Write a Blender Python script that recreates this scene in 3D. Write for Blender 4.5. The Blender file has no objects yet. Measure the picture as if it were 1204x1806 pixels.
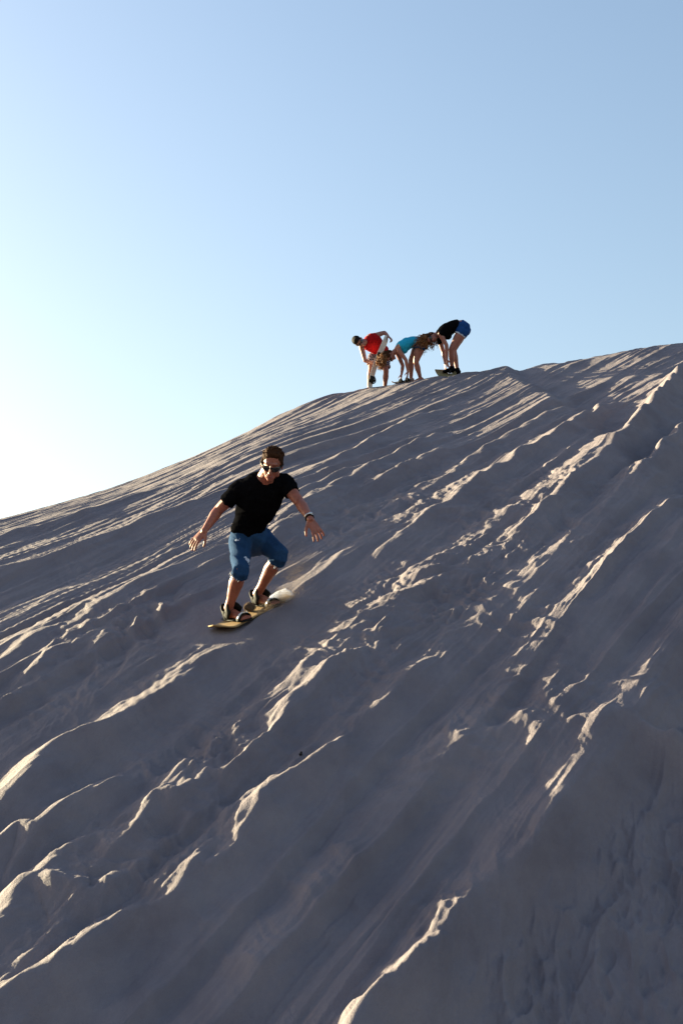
import bpy, math, random
import numpy as np
from mathutils import Vector, Matrix

random.seed(4); RNG = np.random.RandomState(11)
R = math.radians
scene = bpy.context.scene
col = scene.collection

# ---------------------------------------------------------------- camera
W0, H0 = 1204.0, 1806.0
F = 2481.0                     # focal length in photograph pixels
PITCH = R(13.0)
cam_d = bpy.data.cameras.new('camera')
cam_d.sensor_fit = 'VERTICAL'; cam_d.sensor_height = 36.0
cam_d.lens = 36.0 * F / H0
cam_d.clip_start = 0.1; cam_d.clip_end = 8000
cam = bpy.data.objects.new('camera', cam_d); col.objects.link(cam)
cam.location = (0, 0, 0); cam.rotation_euler = (R(90) + PITCH, 0, 0)
scene.camera = cam

# ---------------------------------------------------------------- sky and sun
SUN_AZ = R(-57.0)              # left of the view direction
SUN_EL = R(13.7)
world = bpy.data.worlds.new('World'); scene.world = world; world.use_nodes = True
nt = world.node_tree; nt.nodes.clear()
sky = nt.nodes.new('ShaderNodeTexSky'); sky.sky_type = 'NISHITA'; sky.sun_disc = False
sky.sun_elevation = SUN_EL; sky.sun_rotation = SUN_AZ
sky.altitude = 0; sky.air_density = 1.4; sky.dust_density = 1.5; sky.ozone_density = 1.8
bg = nt.nodes.new('ShaderNodeBackground'); bg.inputs['Strength'].default_value = 0.05
wo = nt.nodes.new('ShaderNodeOutputWorld')
tint = nt.nodes.new('ShaderNodeMixRGB'); tint.blend_type = 'MULTIPLY'; tint.inputs[0].default_value = 1; tint.inputs[2].default_value = (1.0, .965, 1.0, 1)
nt.links.new(sky.outputs[0], tint.inputs[1]); nt.links.new(tint.outputs[0], bg.inputs[0]); nt.links.new(bg.outputs[0], wo.inputs[0])
sd = bpy.data.lights.new('sun', 'SUN'); sd.energy = 5.0; sd.angle = R(0.5); sd.color = (1.0, 0.87, 0.54)
sun = bpy.data.objects.new('sun', sd); col.objects.link(sun)
sdir = Vector((math.sin(SUN_AZ)*math.cos(SUN_EL), math.cos(SUN_AZ)*math.cos(SUN_EL), math.sin(SUN_EL)))
sun.rotation_euler = sdir.to_track_quat('Z', 'Y').to_euler()
sun.location = sdir * 60
vs = scene.view_settings
vs.view_transform = 'Standard'; vs.look = 'None'; vs.gamma = 1.0; vs.use_curve_mapping = False
vs.exposure = 2.5

# ---------------------------------------------------------------- helpers
def ray(px, py):
    x = (px - W0/2)/F; u = (H0/2 - py)/F
    return np.array([x, math.cos(PITCH) - u*math.sin(PITCH), u*math.cos(PITCH) + math.sin(PITCH)])
def P(px, py, d):
    """point seen at photograph pixel (px, py) at camera depth d"""
    r = ray(px, py) * d
    return Vector((r[0], r[1], r[2]))
def tag(o, label=None, cat=None, group=None, kind=None):
    if label: o['label'] = label
    if cat: o['category'] = cat
    if group: o['group'] = group
    if kind: o['kind'] = kind
    return o
def mesh_obj(name, verts, faces, mat=None, parent=None, smooth=True):
    me = bpy.data.meshes.new(name)
    me.from_pydata([tuple(v) for v in verts], [], [tuple(f) for f in faces])
    if mat: me.materials.append(mat)
    if smooth: me.polygons.foreach_set('use_smooth', [True]*len(me.polygons))
    me.update()
    o = bpy.data.objects.new(name, me); col.objects.link(o)
    if parent: o.parent = parent
    return o
def np_mesh(name, V, Q):
    me = bpy.data.meshes.new(name)
    me.vertices.add(len(V)); me.vertices.foreach_set('co', V.astype(np.float32).ravel())
    n = Q.shape[1]
    me.loops.add(Q.size); me.loops.foreach_set('vertex_index', Q.astype(np.int32).ravel())
    me.polygons.add(len(Q))
    me.polygons.foreach_set('loop_start', np.arange(0, Q.size, n, dtype=np.int32))
    me.polygons.foreach_set('use_smooth', np.ones(len(Q), bool))
    me.update(calc_edges=True); me.validate()
    return me

_perm = RNG.permutation(256); _perm = np.concatenate([_perm, _perm, _perm])
_g = RNG.rand(256)*2*np.pi; _gx = np.cos(_g); _gy = np.sin(_g)
def noise(x, y, seed=0):
    x = np.asarray(x, float) + seed*17.31; y = np.asarray(y, float) + seed*9.77
    xi = np.floor(x).astype(int); yi = np.floor(y).astype(int)
    xf = x - xi; yf = y - yi
    xi &= 255; yi &= 255
    u = xf*xf*xf*(xf*(xf*6-15)+10); v = yf*yf*yf*(yf*(yf*6-15)+10)
    def g(ix, iy, dx, dy):
        h = _perm[_perm[ix] + iy]
        return _gx[h]*dx + _gy[h]*dy
    x1 = (xi+1) & 255; y1 = (yi+1) & 255
    a = g(xi, yi, xf, yf); b = g(x1, yi, xf-1, yf)
    c = g(xi, y1, xf, yf-1); d = g(x1, y1, xf-1, yf-1)
    return 1.5*((a+(b-a)*u) + ((c+(d-c)*u)-(a+(b-a)*u))*v)
def fbm(x, y, n=3, seed=0):
    s = 0; a = 1.0; t = 0
    for i in range(n):
        s = s + a*noise(x*2**i, y*2**i, seed+i*3); t += a; a *= .5
    return s/t
def sstep(a, b, x):
    t = np.clip((x-a)/(b-a), 0, 1); return t*t*(3-2*t)

# ---------------------------------------------------------------- base shape of the dune
SKYL = [(-700,1110),(-350,1020),(0,922),(100,888),(200,859),(270,829),(350,797),(420,765),(480,733),(540,705),(620,685),(660,677),(700,671),(760,661),(820,659),(900,643),(960,622),(1020,617),(1085,603),(1150,589),(1204,588),(1600,541),(2100,511)]
_sa = []; _sT = []
for px, py in SKYL:
    r = ray(px, py); _sa.append(r[0]/r[1]); _sT.append(r[2]/r[1])
_sa = np.array(_sa); _sT = np.array(_sT)
_ga = np.linspace(-1.2, 1.2, 2401)
_gT = np.interp(_ga, _sa, _sT)
_k = np.exp(-0.5*((np.arange(-60, 61)*0.001)/0.014)**2); _k /= _k.sum()
_gT = np.convolve(np.pad(_gT, 60, mode='edge'), _k, 'valid')
def Tof(a): return np.interp(a, _ga, _gT)
def ycof(a): return np.interp(a, [-1.2, -.6, -.28, -.12, 0.02, .12, .26, .6, 1.2], [28, 31, 31.0, 27.0, 23.5, 23.3, 24.2, 26, 26])
_gyc = np.convolve(np.pad(ycof(_ga), 60, mode='edge'), _k, 'valid')
GX, GY = 0.115, 0.575
ROOT = P(440, 1100, 10.6)
Z0 = ROOT.z - GX*ROOT.x - GY*ROOT.y
Y1 = 8.5
def base(x, y):
    x = np.asarray(x, float); y = np.asarray(y, float)
    a = np.clip(x/np.maximum(y, .5), -1.15, 1.15)
    T = Tof(a); yc = np.interp(a, _ga, _gyc); zc = T*yc
    z1 = Z0 + (GX*a+GY)*Y1; s1 = GX*a + GY
    rt = sstep(-.10, .04, a); se = T*.98 + .17*rt; K = .018 + .055*rt
    zc = zc - .25*(se-T*.98)**2/K*.92
    L = yc - Y1; t = np.clip((y-Y1)/L, 0, 1)
    h = (2*t**3-3*t**2+1)*z1 + (t**3-2*t**2+t)*L*s1 + (-2*t**3+3*t**2)*zc + (t**3-t**2)*L*se
    q = np.maximum(y-yc, 0)
    qm = (se+.42)/(2*K)
    over = np.where(q < qm, se*q - K*q*q, se*qm - K*qm*qm - .42*(q-qm))
    low = Z0 + GX*x*np.clip(y/Y1, 0, 1) + GY*y
    # the foot of the dune eases out to the desert floor
    z = np.where(y > Y1, h + over, low)
    fl = -1.75 + 0.0*x
    d = z - fl; k = .35
    e = np.where(d > 5, z, fl + k*np.log1p(np.exp(np.clip(d/k, -30, 30))) )
    return e
def hit(px, py, lift=0.0):
    """first point of the base dune surface seen at a photograph pixel"""
    r = ray(px, py)
    ys = np.linspace(4.5, 45, 8000); a = r[0]/r[1]; T = r[2]/r[1]
    z = base(a*ys, ys) + lift
    i = np.nonzero(z >= T*ys)[0]
    i = i[0] if len(i) else int(np.argmax(z/ys))
    return np.array([a*ys[i], ys[i], float(z[i])-lift])

# ---------------------------------------------------------------- wind-carved relief
TH = R(30.0)                   # the furrows run up the face, to the right
def uw(x, y): return x*math.cos(TH) - y*math.sin(TH), x*math.sin(TH) + y*math.cos(TH)

# long crests traced on the face: photograph pixels, height m, left width m, right width m
RID = [
 ([(10,1400),(50,1360),(75,1330),(110,1300),(170,1275),(200,1258),(240,1235),(300,1200)], .13,.20,.20),
 ([(-60,1500),(0,1470),(30,1455),(60,1462),(110,1420),(140,1402),(195,1382)], .12,.18,.18),
 ([(120,1512),(150,1490),(215,1468)], .07,.13,.15),
 ([(215,1475),(240,1450),(262,1415),(290,1403),(325,1399)], .12,.18,.16),
 ([(298,1386),(315,1365),(333,1354),(357,1357)], .07,.10,.12),
 ([(322,1400),(355,1382),(360,1362),(385,1360),(428,1336)], .09,.11,.13),
 ([(400,1495),(412,1480),(440,1440),(470,1405),(500,1380),(520,1365),(545,1350),(570,1325),(597,1306)], .15,.17,.20),
 ([(425,1455),(445,1440),(470,1437),(500,1431)], .07,.10,.10),
 ([(545,1360),(562,1345),(600,1330)], .07,.10,.10),
 ([(-30,1650),(0,1618),(20,1590),(47,1563),(105,1566),(165,1572)], .10,.15,.22),
 ([(-40,1780),(0,1752),(25,1732),(60,1716),(100,1690),(140,1662)], .14,.18,.20),
 ([(190,1634),(230,1613),(255,1604),(300,1585),(320,1568),(345,1525),(352,1510)], .10,.14,.16),
 ([(315,1562),(340,1548),(365,1547),(395,1528)], .06,.10,.12),
 ([(470,1290),(485,1275),(500,1255),(520,1225),(535,1212),(555,1200),(600,1162),(640,1136)], .12,.17,.20),
 ([(590,1830),(625,1790),(650,1760),(690,1735),(720,1705),(762,1660)], .20,.22,.20),
 ([(740,1680),(762,1660),(830,1590),(870,1540),(930,1480),(955,1450),(1000,1400),(1040,1330),(1070,1270),(1125,1235)], .11,.55,.20),
 ([(655,1250),(690,1220),(720,1195),(742,1180)], .10,.16,.18),
 ([(712,925),(767,892),(802,872),(822,855),(872,822),(932,785),(982,760),(1017,735),(1054,707)], .13,.22,.28),
 ([(662,845),(709,822),(742,805),(775,790)], .09,.18,.2),
 ([(810,820),(862,787),(894,767),(922,750),(980,716)], .10,.2,.25),
 ([(1030,818),(1067,785),(1089,765),(1122,730),(1157,695),(1184,660),(1195,640)], .22,.45,.30),
 ([(1125,820),(1162,785),(1202,750),(1240,722)], .16,.25,.25),
 ([(935,915),(992,865),(1012,840),(1024,812)], .12,.18,.2),
 ([(690,1215),(767,1160),(827,1105),(882,1055),(962,985),(1027,925),(1082,880),(1132,835),(1197,785),(1230,760)], .028,.45,.20),
 ([(930,1280),(972,1202),(1017,1120),(1062,1065),(1122,1010),(1204,920),(1250,880)], .03,.6,.22),
 ([(590,850),(662,815),(712,790),(760,763)], .12,.25,.25),
 ([(600,800),(650,775),(687,755),(726,733)], .09,.22,.25),
 ([(150,1078),(160,1070),(220,1040),(280,1010),(330,985)], .10,.3,.25),
 ([(-40,1180),(0,1160),(80,1112)], .08,.25,.2),
 ([(70,1172),(90,1155),(115,1140),(130,1135)], .08,.15,.15),
 ([(290,1208),(350,1165),(400,1130),(430,1122)], .05,.3,.2),
 ([(-30,1010),(60,985),(160,950),(260,910),(330,880)], .10,.3,.3),
 ([(-30,950),(60,925),(150,900),(230,870)], .08,.3,.3),
 ([(500,900),(545,880),(600,855)], .08,.3,.2),
 ([(505,880),(560,850),(640,820)], .07,.25,.2),
 ([(485,935),(515,915),(540,905)], .09,.2,.2),
 ([(860,1300),(930,1285),(985,1240)], .05,.2,.2),
 ([(1180,1290),(1110,1265),(1060,1275),(1000,1290)], .04,.15,.15),
 ([(790,1330),(830,1300),(890,1290),(930,1270)], .06,.2,.2),
 ([(480,1230),(560,1170),(640,1100),(700,1060),(800,1010)], .05,.3,.2),
]
def poly_field(x, y, pts, A, wl, wr, ext=True):
    """asymmetric crest: gentle on the left of the line, abrupt on its right"""
    A = (.02+A*.82) if ext else A; wl = wl*.85; wr = wr*.62; pw = np.array([hit(p[0], p[1], A*.95)[:2] for p in pts])
    if ext:      # the crest runs on and dies out along the slope at either end
        sd = np.array([math.sin(TH), math.cos(TH)]); sd = sd*np.sign((pw[-1]-pw[0])@sd + 1e-9)
        tl = np.linalg.norm(pw[-1]-pw[0])*.45 + .35
        pw = np.vstack([pw[0]-sd*tl, pw[0]-sd*tl*.5, pw, pw[-1]+sd*tl*.5, pw[-1]+sd*tl])
    # densify with Catmull-Rom so that no corners show
    Q = []
    n = len(pw)
    for i in range(n-1):
        p0 = pw[max(i-1, 0)]; p1 = pw[i]; p2 = pw[i+1]; p3 = pw[min(i+2, n-1)]
        for t in np.linspace(0, 1, 6)[:-1]:
            Q.append(.5*((2*p1)+(-p0+p2)*t+(2*p0-5*p1+4*p2-p3)*t*t+(-p0+3*p1-3*p2+p3)*t**3))
    Q.append(pw[-1]); Q = np.array(Q)
    L = np.concatenate([[0], np.cumsum(np.linalg.norm(np.diff(Q, axis=0), axis=1))])
    m = 4*max(wl, wr)
    sel = np.nonzero((x > Q[:,0].min()-m) & (x < Q[:,0].max()+m) & (y > Q[:,1].min()-m) & (y < Q[:,1].max()+m))
    X = x[sel]; Y = y[sel]
    X2 = X + .05*noise(X*2.1, Y*2.1, 5); Y2 = Y + .05*noise(X*2.1, Y*2.1, 6)
    best = np.full(X.shape, 1e9); sd_ = np.zeros(X.shape); al = np.zeros(X.shape)
    for i in range(len(Q)-1):
        a = Q[i]; b = Q[i+1]; d = b-a; ll = d@d
        t = np.clip(((X2-a[0])*d[0]+(Y2-a[1])*d[1])/ll, 0, 1)
        ex = X2-(a[0]+t*d[0]); ey = Y2-(a[1]+t*d[1]); dd = ex*ex+ey*ey
        k = dd < best
        side = np.sign(d[1]*ex - d[0]*ey)      # + on the right of the direction of travel
        best = np.where(k, dd, best); sd_ = np.where(k, side, sd_); al = np.where(k, L[i]+t*math.sqrt(ll), al)
    dist = np.sqrt(best+.018**2)-.018
    env = sstep(0, .42*L[-1], al)*sstep(0, .42*L[-1], L[-1]-al)
    if not ext: env = .4 + .6*env
    env = env*(1+.35*noise(al*2.3, al*0, 8))
    wll = wl*(1+.35*noise(al*1.4, al*0+3.3, 9)); wrr = wr*(1+.35*noise(al*1.7, al*0+1.3, 10))
    h = np.where(sd_ < 0, np.exp(-(dist/wll)**1.15), np.exp(-(dist/wrr)**1.1))
    out = np.zeros(x.shape); out[sel] = A*env*h
    msk = np.zeros(x.shape); msk[sel] = np.clip(env*1.3, 0, 1)*np.exp(-(dist/min(wl, .16))**1.5)
    return out, msk
def saw(t, p=.72, sharp=1.5):
    s = t - np.floor(t)
    up = (np.clip(s/p, 0, 1))**sharp
    dn = (1-np.clip((s-p)/(1-p), 0, 1))**1.35
    return np.where(s < p, up, dn)
# trodden, scalloped patches of the face: photograph pixel, radius across and along the furrows (m), strength
PATCH = [(120,1420,.5,.6,.8), (380,1480,.35,.5,.8), (60,1740,.3,.4,.8), (620,1250,.3,.8,.7), (330,1640,.3,.4,.6), (560,1150,.4,.7,.6), (880,1130,.4,1.2,.7), (690,890,.9,1.6,1.0), (800,1030,.8,2.0,1.0), (900,880,.8,1.6,.9), (700,1110,.5,1.0,.7), (1100,840,.5,1.2,.7), (760,830,.7,1.5,.8),
         (200,1130,.7,1.0,.9), (330,1110,.5,.7,.6), (60,1240,.6,.8,.6), (330,1340,.5,.7,1.0), (210,1520,.6,.7,1.1),
         (90,1640,.5,.6,.8), (420,1300,.4,.8,.7), (930,1240,.5,.8,.7), (800,1330,.4,.7,.8), (960,1600,.8,.9,.5), (560,1560,.3,.5,.5),
         (640,810,.6,1.5,.8), (480,1660,.4,.5,.5)]
PATCH = [(*uw(*hit(px, py)[:2]), ru, rw, s_) for px, py, ru, rw, s_ in PATCH]
def crest(n, k, p=1.5): return np.maximum(0, 1-np.abs(n)*k)**p
def relief(x, y):
    u, w = uw(x, y)
    dist = np.hypot(x, y)
    a = x/np.maximum(y, .5)
    # domain warps, long up the slope
    wu = .30*noise(u*.22, w*.06, 1) + .12*noise(u*.7, w*.13, 2) + .035*noise(u*2.2, w*.5, 3)
    z = .04*fbm(u*.35, w*.10, 2, 20)
    lower_right = sstep(-.1, .5, LR(x, y) + .25*noise(u*.7, w*.5, 44))
    lower_right = lower_right*sstep(10.2, 8.8, y)
    drop = sstep(-.02, .24, LR(x, y) + .05*noise(u*2.5, w*1.5, 45) + .10*noise(u*.7, w*.5, 44))
    upl = sstep(-.02, -.13, a + .05*noise(x*.2, y*.2, 31)) * sstep(11.0, 14.5, y)          # upper left: fine parallel furrows
    pm = 0
    for pu, pw_, ru, rw, s_ in PATCH:
        pm = np.maximum(pm, s_*np.exp(-(((u-pu)/ru)**2 + ((w-pw_)/rw)**2)))
    far = sstep(12, 20, y)
    pm = np.clip(pm*1.3 + .35*noise(u*1.1, w*.6, 25) - .05, 0, 1.1)*(1-.75*far)
    # broad furrows
    m1 = .35 + .65*sstep(-.3, .4, noise(u*.5, w*.08, 12))
    z += (.075-.052*upl)*m1*saw((u+wu)/1.15, .86, 1.25)*(1-.6*lower_right)
    # medium furrows
    m2 = .40+.60*sstep(-.25, .4, noise(u*.6, w*.10, 14) + .2*upl)
    z += .064*(1-.70*upl)*m2*saw((u+wu*.8+.10*noise(u*1.5, w*.45, 15))/.44, .82, 1.25)*(1-.5*lower_right)
    s = 0
    # fine furrows
    m3 = sstep(-.2, .45, noise(u*.5, w*.25, 16)+.6*upl-.05)
    s += (.010+.004*upl)*m3*saw((u+wu*.6+.05*noise(u*2.4, w*.8, 17))/.165, .70, 1.2)
    m3b = sstep(-.2, .4, noise(u*.8, w*.3, 36))
    s += .0042*m3b*saw((u+wu*.6+.02*noise(u*4, w*1.0, 37))/.062, .55, 1.1)*(1-far)
    # sliding sand: shallow grooves of every width along the slope
    s += .010*fbm(u*3.5+.3*noise(u*1.1, w*.5, 50), w*.35, 3, 51)
    # long narrow grooves and ribs, straight down the slope, of several widths
    us = u + .6*wu
    g1 = crest(noise(us*1.5, w*.10, 60), 2.2, 1.4); g2 = crest(noise(us*3.4+9, w*.20, 61), 2.2, 1.4); g3 = crest(noise(us*7.5, w*.38, 62), 2.2, 1.3); g4 = crest(noise(us*16, w*.7, 63), 2.0, 1.2)
    k1 = sstep(-.5, .3, noise(u*.6, w*.2, 64)); k2 = sstep(-.3, .35, noise(u*.8, w*.3, 65))
    nr_ = 1-far
    z += .030*g1*(1-.5*lower_right)
    s += .024*(1-.5*upl)*g2*k1 + .017*g3*k2*(1-.5*lower_right) + .0065*g4*nr_*(1-.4*lower_right) + .0032*crest(noise(us*33, w*1.5, 71), 1.9, 1.2)*nr_
    # crumbled edges along the ribs
    s += .012*g2*noise(u*6, w*3.6, 66) + .006*nr_*g1*noise(u*11, w*6, 73) + .016*crest(noise(u*2.6+.3*noise(u*2, w*2, 67), w*1.3, 68), 3.0)*sstep(.0, .4, noise(u*.7, w*.5, 69))*(1-.7*far)
    # scallops: curved crests lying across the furrows, gentle above and abrupt below
    cu = u + .22*noise(u*1.3, w*1.3, 18); cw = w + .25*noise(u*1.6, w*1.2, 19)
    t1 = cw/.62 + .9*np.abs(noise(cu*1.25, cw*.45, 21))*2 + u*.55
    t2 = cw/.27 + .8*np.abs(noise(cu*2.6, cw*1.0, 22))*2 + u*.9
    t3 = cw/.13 + .7*np.abs(noise(cu*5.2, cw*2.4, 72))*2 + u*1.5; nr2 = 1-far
    am = .55+.9*noise(u*1.3, w*1.1, 23)
    s += pm*(1+.5*nr2)*(.038*np.clip(am, .1, 1.2)*saw(t1, .3, 1.0) + .015*saw(t2, .32, 1.0) + .008*nr2*saw(t3, .35, 1.0))*(1-.3*lower_right)
    s += pm*.030*crest(noise(cu*1.7, cw*.8, 24), 2.6)
    # small bumps everywhere
    s += .006*noise(u*5.5, w*1.8, 26)*(.45+pm) + .0025*noise(u*15, w*5, 27)
    # lower right: crossing ripples that run steeply up the face
    u2 = x*math.cos(R(13)) - y*math.sin(R(13)); w2 = x*math.sin(R(13)) + y*math.cos(R(13))
    wp = .13*noise(u2*1.4, w2*1.3, 28) + .05*noise(u2*4, w2*3.4, 29)
    s += lower_right*(.042*saw((u2+wp)/.145, .66, 1.2)*sstep(-.35, .3, noise(u2*1.3, w2*.8, 30))
                      + .030*crest(noise(u2*6.4, w2*2.3, 32), 2.4, 1.3) + .014*crest(noise(u2*14, w2*5.0, 53), 2.2, 1.3) + .005*noise(u2*34, w2*14, 54))
    z += lower_right*.045*saw((u2+1.6*wp)/.62, .8, 1.3)
    # wind ripples
    rp = sstep(-.1, .3, noise(u*.5, w*.3, 33))*(1-far)
    s += .0034*rp*np.sin(2*math.pi*(u*.35+w*.95+.35*noise(u*1.2, w*1.2, 34))/.10)
    f = sstep(60, 40, dist)
    z = z*(1-.55*sstep(19, 23.5, y))
    return (z*(1.15-.1*upl) - .15*drop - .05*lower_right)*f, s*(.95)*f
_lr = np.array([hit(*p)[:2] for p in [(590,1800),(690,1735),(762,1660),(870,1540),(955,1450),(1040,1330),(1125,1235)]])
def LR(x, y):
    """distance to the right of the long dark-sided crest"""
    xe = np.interp(y, _lr[:,1], _lr[:,0])
    return (x - xe)*.8 - .3*sstep(_lr[-1,1], _lr[-1,1]+1.5, y)*3
def quiet(x, y):
    """the sand under the rider's board is smooth"""
    return sstep(.30, .75, np.hypot((x-BX)*1.0, (y-BY)*.8))
_b0 = hit(440, 1085); BX, BY = _b0[0], _b0[1]
# berm pushed up beside the board and the grooves it left behind
TRAIL = [([(428,1110),(455,1088),(490,1067),(516,1050)], .045,.05,.07), ([(512,1052),(560,1013),(620,966),(680,922)], .022,.05,.05),
         ([(500,1040),(550,1002),(600,962),(650,925)], .014,.04,.04), ([(520,1062),(570,1025),(640,972)], .014,.04,.04)]
def terrain(x, y, rid=True):
    x = np.asarray(x, float); y = np.asarray(y, float)
    z, zs = relief(x, y); z = z - .09
    if rid:
        tot = np.zeros(x.shape); M = np.zeros(x.shape)
        for pts, A, wl, wr in RID:
            o, m = poly_field(x, y, pts, A, wl, wr)
            tot = np.maximum(tot, o) + .25*np.minimum(tot, o); M = np.maximum(M, m)
        z = z*(1-.9*M) + tot
    z = z + zs*(1-.35*M)
    qq = quiet(x, y)
    z = z*qq + .0*(1-qq)
    for pts, A, wl, wr in TRAIL:
        z = z + poly_field(x, y, pts, A, wl, wr, False)[0]
    return base(x, y) + z
NCOL = 860; RS = 1.0
# ---------------------------------------------------------------- materials
def new_mat(name):
    m = bpy.data.materials.new(name); m.use_nodes = True
    n = m.node_tree; b = n.nodes['Principled BSDF']
    return m, n, b
def N(nt_, t, **kw):
    n = nt_.nodes.new(t)
    for k, v in kw.items():
        if k in n.inputs: n.inputs[k].default_value = v
        else: setattr(n, k, v)
    return n
def ramp(nt_, fac, stops):
    r = nt_.nodes.new('ShaderNodeValToRGB')
    e = r.color_ramp.elements
    while len(e) < len(stops): e.new(.5)
    for i, (p, c) in enumerate(stops): e[i].position = p; e[i].color = (*c, 1)
    nt_.links.new(fac, r.inputs[0]); return r.outputs[0]
def sand_material():
    m, n, b = new_mat('sand'); L = n.links
    geo = N(n, 'ShaderNodeNewGeometry')
    mp = N(n, 'ShaderNodeMapping'); L.new(geo.outputs['Position'], mp.inputs[0])
    mp.inputs['Rotation'].default_value = (0, 0, TH)
    mp.inputs['Scale'].default_value = (1.0, .07, 1.0)
    n1 = N(n, 'ShaderNodeTexNoise', Scale=1.6, Detail=9.0, Roughness=.72); L.new(mp.outputs[0], n1.inputs['Vector'])
    c1 = ramp(n, n1.outputs[0], [(.34, (.140, .116, .131)), (.5, (.170, .142, .157)), (.66, (.198, .165, .177))])
    n2 = N(n, 'ShaderNodeTexNoise', Scale=900.0, Detail=2.0); L.new(geo.outputs['Position'], n2.inputs['Vector'])
    c2 = ramp(n, n2.outputs[0], [(.3, (.72, .72, .72)), (.7, (1.25, 1.25, 1.25))])
    mx = N(n, 'ShaderNodeMixRGB', blend_type='MULTIPLY'); mx.inputs[0].default_value = 1
    L.new(c1, mx.inputs[1]); L.new(c2, mx.inputs[2]); L.new(mx.outputs[0], b.inputs['Base Color'])
    b.inputs['Roughness'].default_value = .85; b.inputs['Specular IOR Level'].default_value = .25
    # fine streaks and grain
    mp2 = N(n, 'ShaderNodeMapping'); L.new(geo.outputs['Position'], mp2.inputs[0])
    mp2.inputs['Rotation'].default_value = (0, 0, TH); mp2.inputs['Scale'].default_value = (1.0, .16, 1.0)
    n3 = N(n, 'ShaderNodeTexNoise', Scale=22.0, Detail=5.0, Roughness=.65); L.new(mp2.outputs[0], n3.inputs['Vector'])
    n4 = N(n, 'ShaderNodeTexNoise', Scale=95.0, Detail=5.0, Roughness=.7); L.new(geo.outputs['Position'], n4.inputs['Vector'])
    b1 = N(n, 'ShaderNodeBump', Strength=.85, Distance=.012); L.new(n3.outputs[0], b1.inputs['Height'])
    b2 = N(n, 'ShaderNodeBump', Strength=.9, Distance=.006); L.new(n4.outputs[0], b2.inputs['Height'])
    L.new(b1.outputs[0], b2.inputs['Normal']); L.new(b2.outputs[0], b.inputs['Normal'])
    return m
SAND = sand_material()

# ---------------------------------------------------------------- the dune, one sheet, finer where it is near
inner = np.linspace(-.268, .268, NCOL)
outL = -.268 - np.cumsum(np.geomspace(.0012, .06, 60)); outR = -outL
acol = np.concatenate([outL[::-1], inner, outR])
rows = [1.0]
while rows[-1] < 5.2: rows.append(rows[-1] + .12)
while rows[-1] < 33: rows.append(rows[-1] + RS*np.interp(rows[-1], [5, 12, 33], [.014, .020, .030]))
st = .05
while rows[-1] < 130: rows.append(rows[-1] + st); st *= 1.06
rows = np.array(rows)
A_, Y_ = np.meshgrid(acol, rows)
X_ = A_*Y_
Z_ = terrain(X_, Y_)
V = np.stack([X_, Y_, Z_], -1).reshape(-1, 3)
nr, nc = X_.shape
idx = np.arange(nr*nc).reshape(nr, nc)
Qd = np.stack([idx[:-1, :-1], idx[:-1, 1:], idx[1:, 1:], idx[1:, :-1]], -1).reshape(-1, 4)
me = np_mesh('sand_dune', V, Qd); me.materials.append(SAND)
dune = bpy.data.objects.new('sand_dune', me); col.objects.link(dune)
tag(dune, 'steep pale sand dune face carved by wind into long diagonal furrows', kind='structure')
# desert floor to the horizon
vs_ = []; fs_ = []
rr = [0, 20, 60, 150, 400, 1200, 3500]; ns = 48
vs_.append((0, 0, -1.82))
for k, r_ in enumerate(rr[1:]):
    for i in range(ns):
        t = 2*math.pi*i/ns
        vs_.append((r_*math.cos(t), r_*math.sin(t), -1.82 + (.25*math.sin(i*1.7+k) if r_ > 60 else 0)*(r_/400)))
for i in range(ns): fs_.append((0, 1+i, 1+(i+1) % ns))
for k in range(len(rr)-2):
    for i in range(ns):
        a_ = 1+k*ns+i; b_ = 1+k*ns+(i+1) % ns
        fs_.append((a_, a_+ns, b_+ns, b_))
fl = mesh_obj('desert_floor', vs_, fs_, SAND)
tag(fl, 'flat desert floor of pale sand around the dune', kind='structure')
# ================================================================ figures
def smat(name, c, rough=.7, spec=.3, noise_amt=0.0, nscale=30.0, bump=0.0, sheen=0.0, sss=0.0, trans=0.0):
    m, n, b = new_mat(name); L = n.links
    b.inputs['Roughness'].default_value = rough; b.inputs['Specular IOR Level'].default_value = spec
    b.inputs['Sheen Weight'].default_value = sheen
    tc = N(n, 'ShaderNodeTexCoord')
    nz = N(n, 'ShaderNodeTexNoise', Scale=nscale, Detail=4.0, Roughness=.6); L.new(tc.outputs['Object'], nz.inputs['Vector'])
    lo = tuple(v*(1-noise_amt) for v in c); hi = tuple(min(1, v*(1+noise_amt)) for v in c)
    colr = ramp(n, nz.outputs[0], [(.3, lo), (.7, hi)])
    L.new(colr, b.inputs['Base Color'])
    if bump:
        bp = N(n, 'ShaderNodeBump', Strength=bump, Distance=.004); L.new(nz.outputs[0], bp.inputs['Height']); L.new(bp.outputs[0], b.inputs['Normal'])
    if sss:
        b.inputs['Subsurface Weight'].default_value = sss; b.inputs['Subsurface Radius'].default_value = (.012, .005, .003)
        b.inputs['Subsurface Scale'].default_value = 1.0
    if trans:
        tr = N(n, 'ShaderNodeBsdfTranslucent'); L.new(colr, tr.inputs['Color'])
        mx = N(n, 'ShaderNodeMixShader'); mx.inputs[0].default_value = trans
        out = n.nodes['Material Output']
        L.new(b.outputs[0], mx.inputs[1]); L.new(tr.outputs[0], mx.inputs[2]); L.new(mx.outputs[0], out.inputs['Surface'])
    return m, n, b, colr
SKIN = smat('sunburnt_skin', (.26, .082, .052), .5, .4, .25, 25, .15, sss=.15)[0]
SKIN_F = smat('tanned_skin', (.24, .095, .072), .5, .4, .10, 25, .1, sss=.15)[0]
LIPS = smat('lips', (.24, .07, .06), .5, .4)[0]
BLACK_CLOTH = smat('black_cotton', (.004, .004, .005), 1.0, .0, .2, 60, .3)[0]
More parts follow.
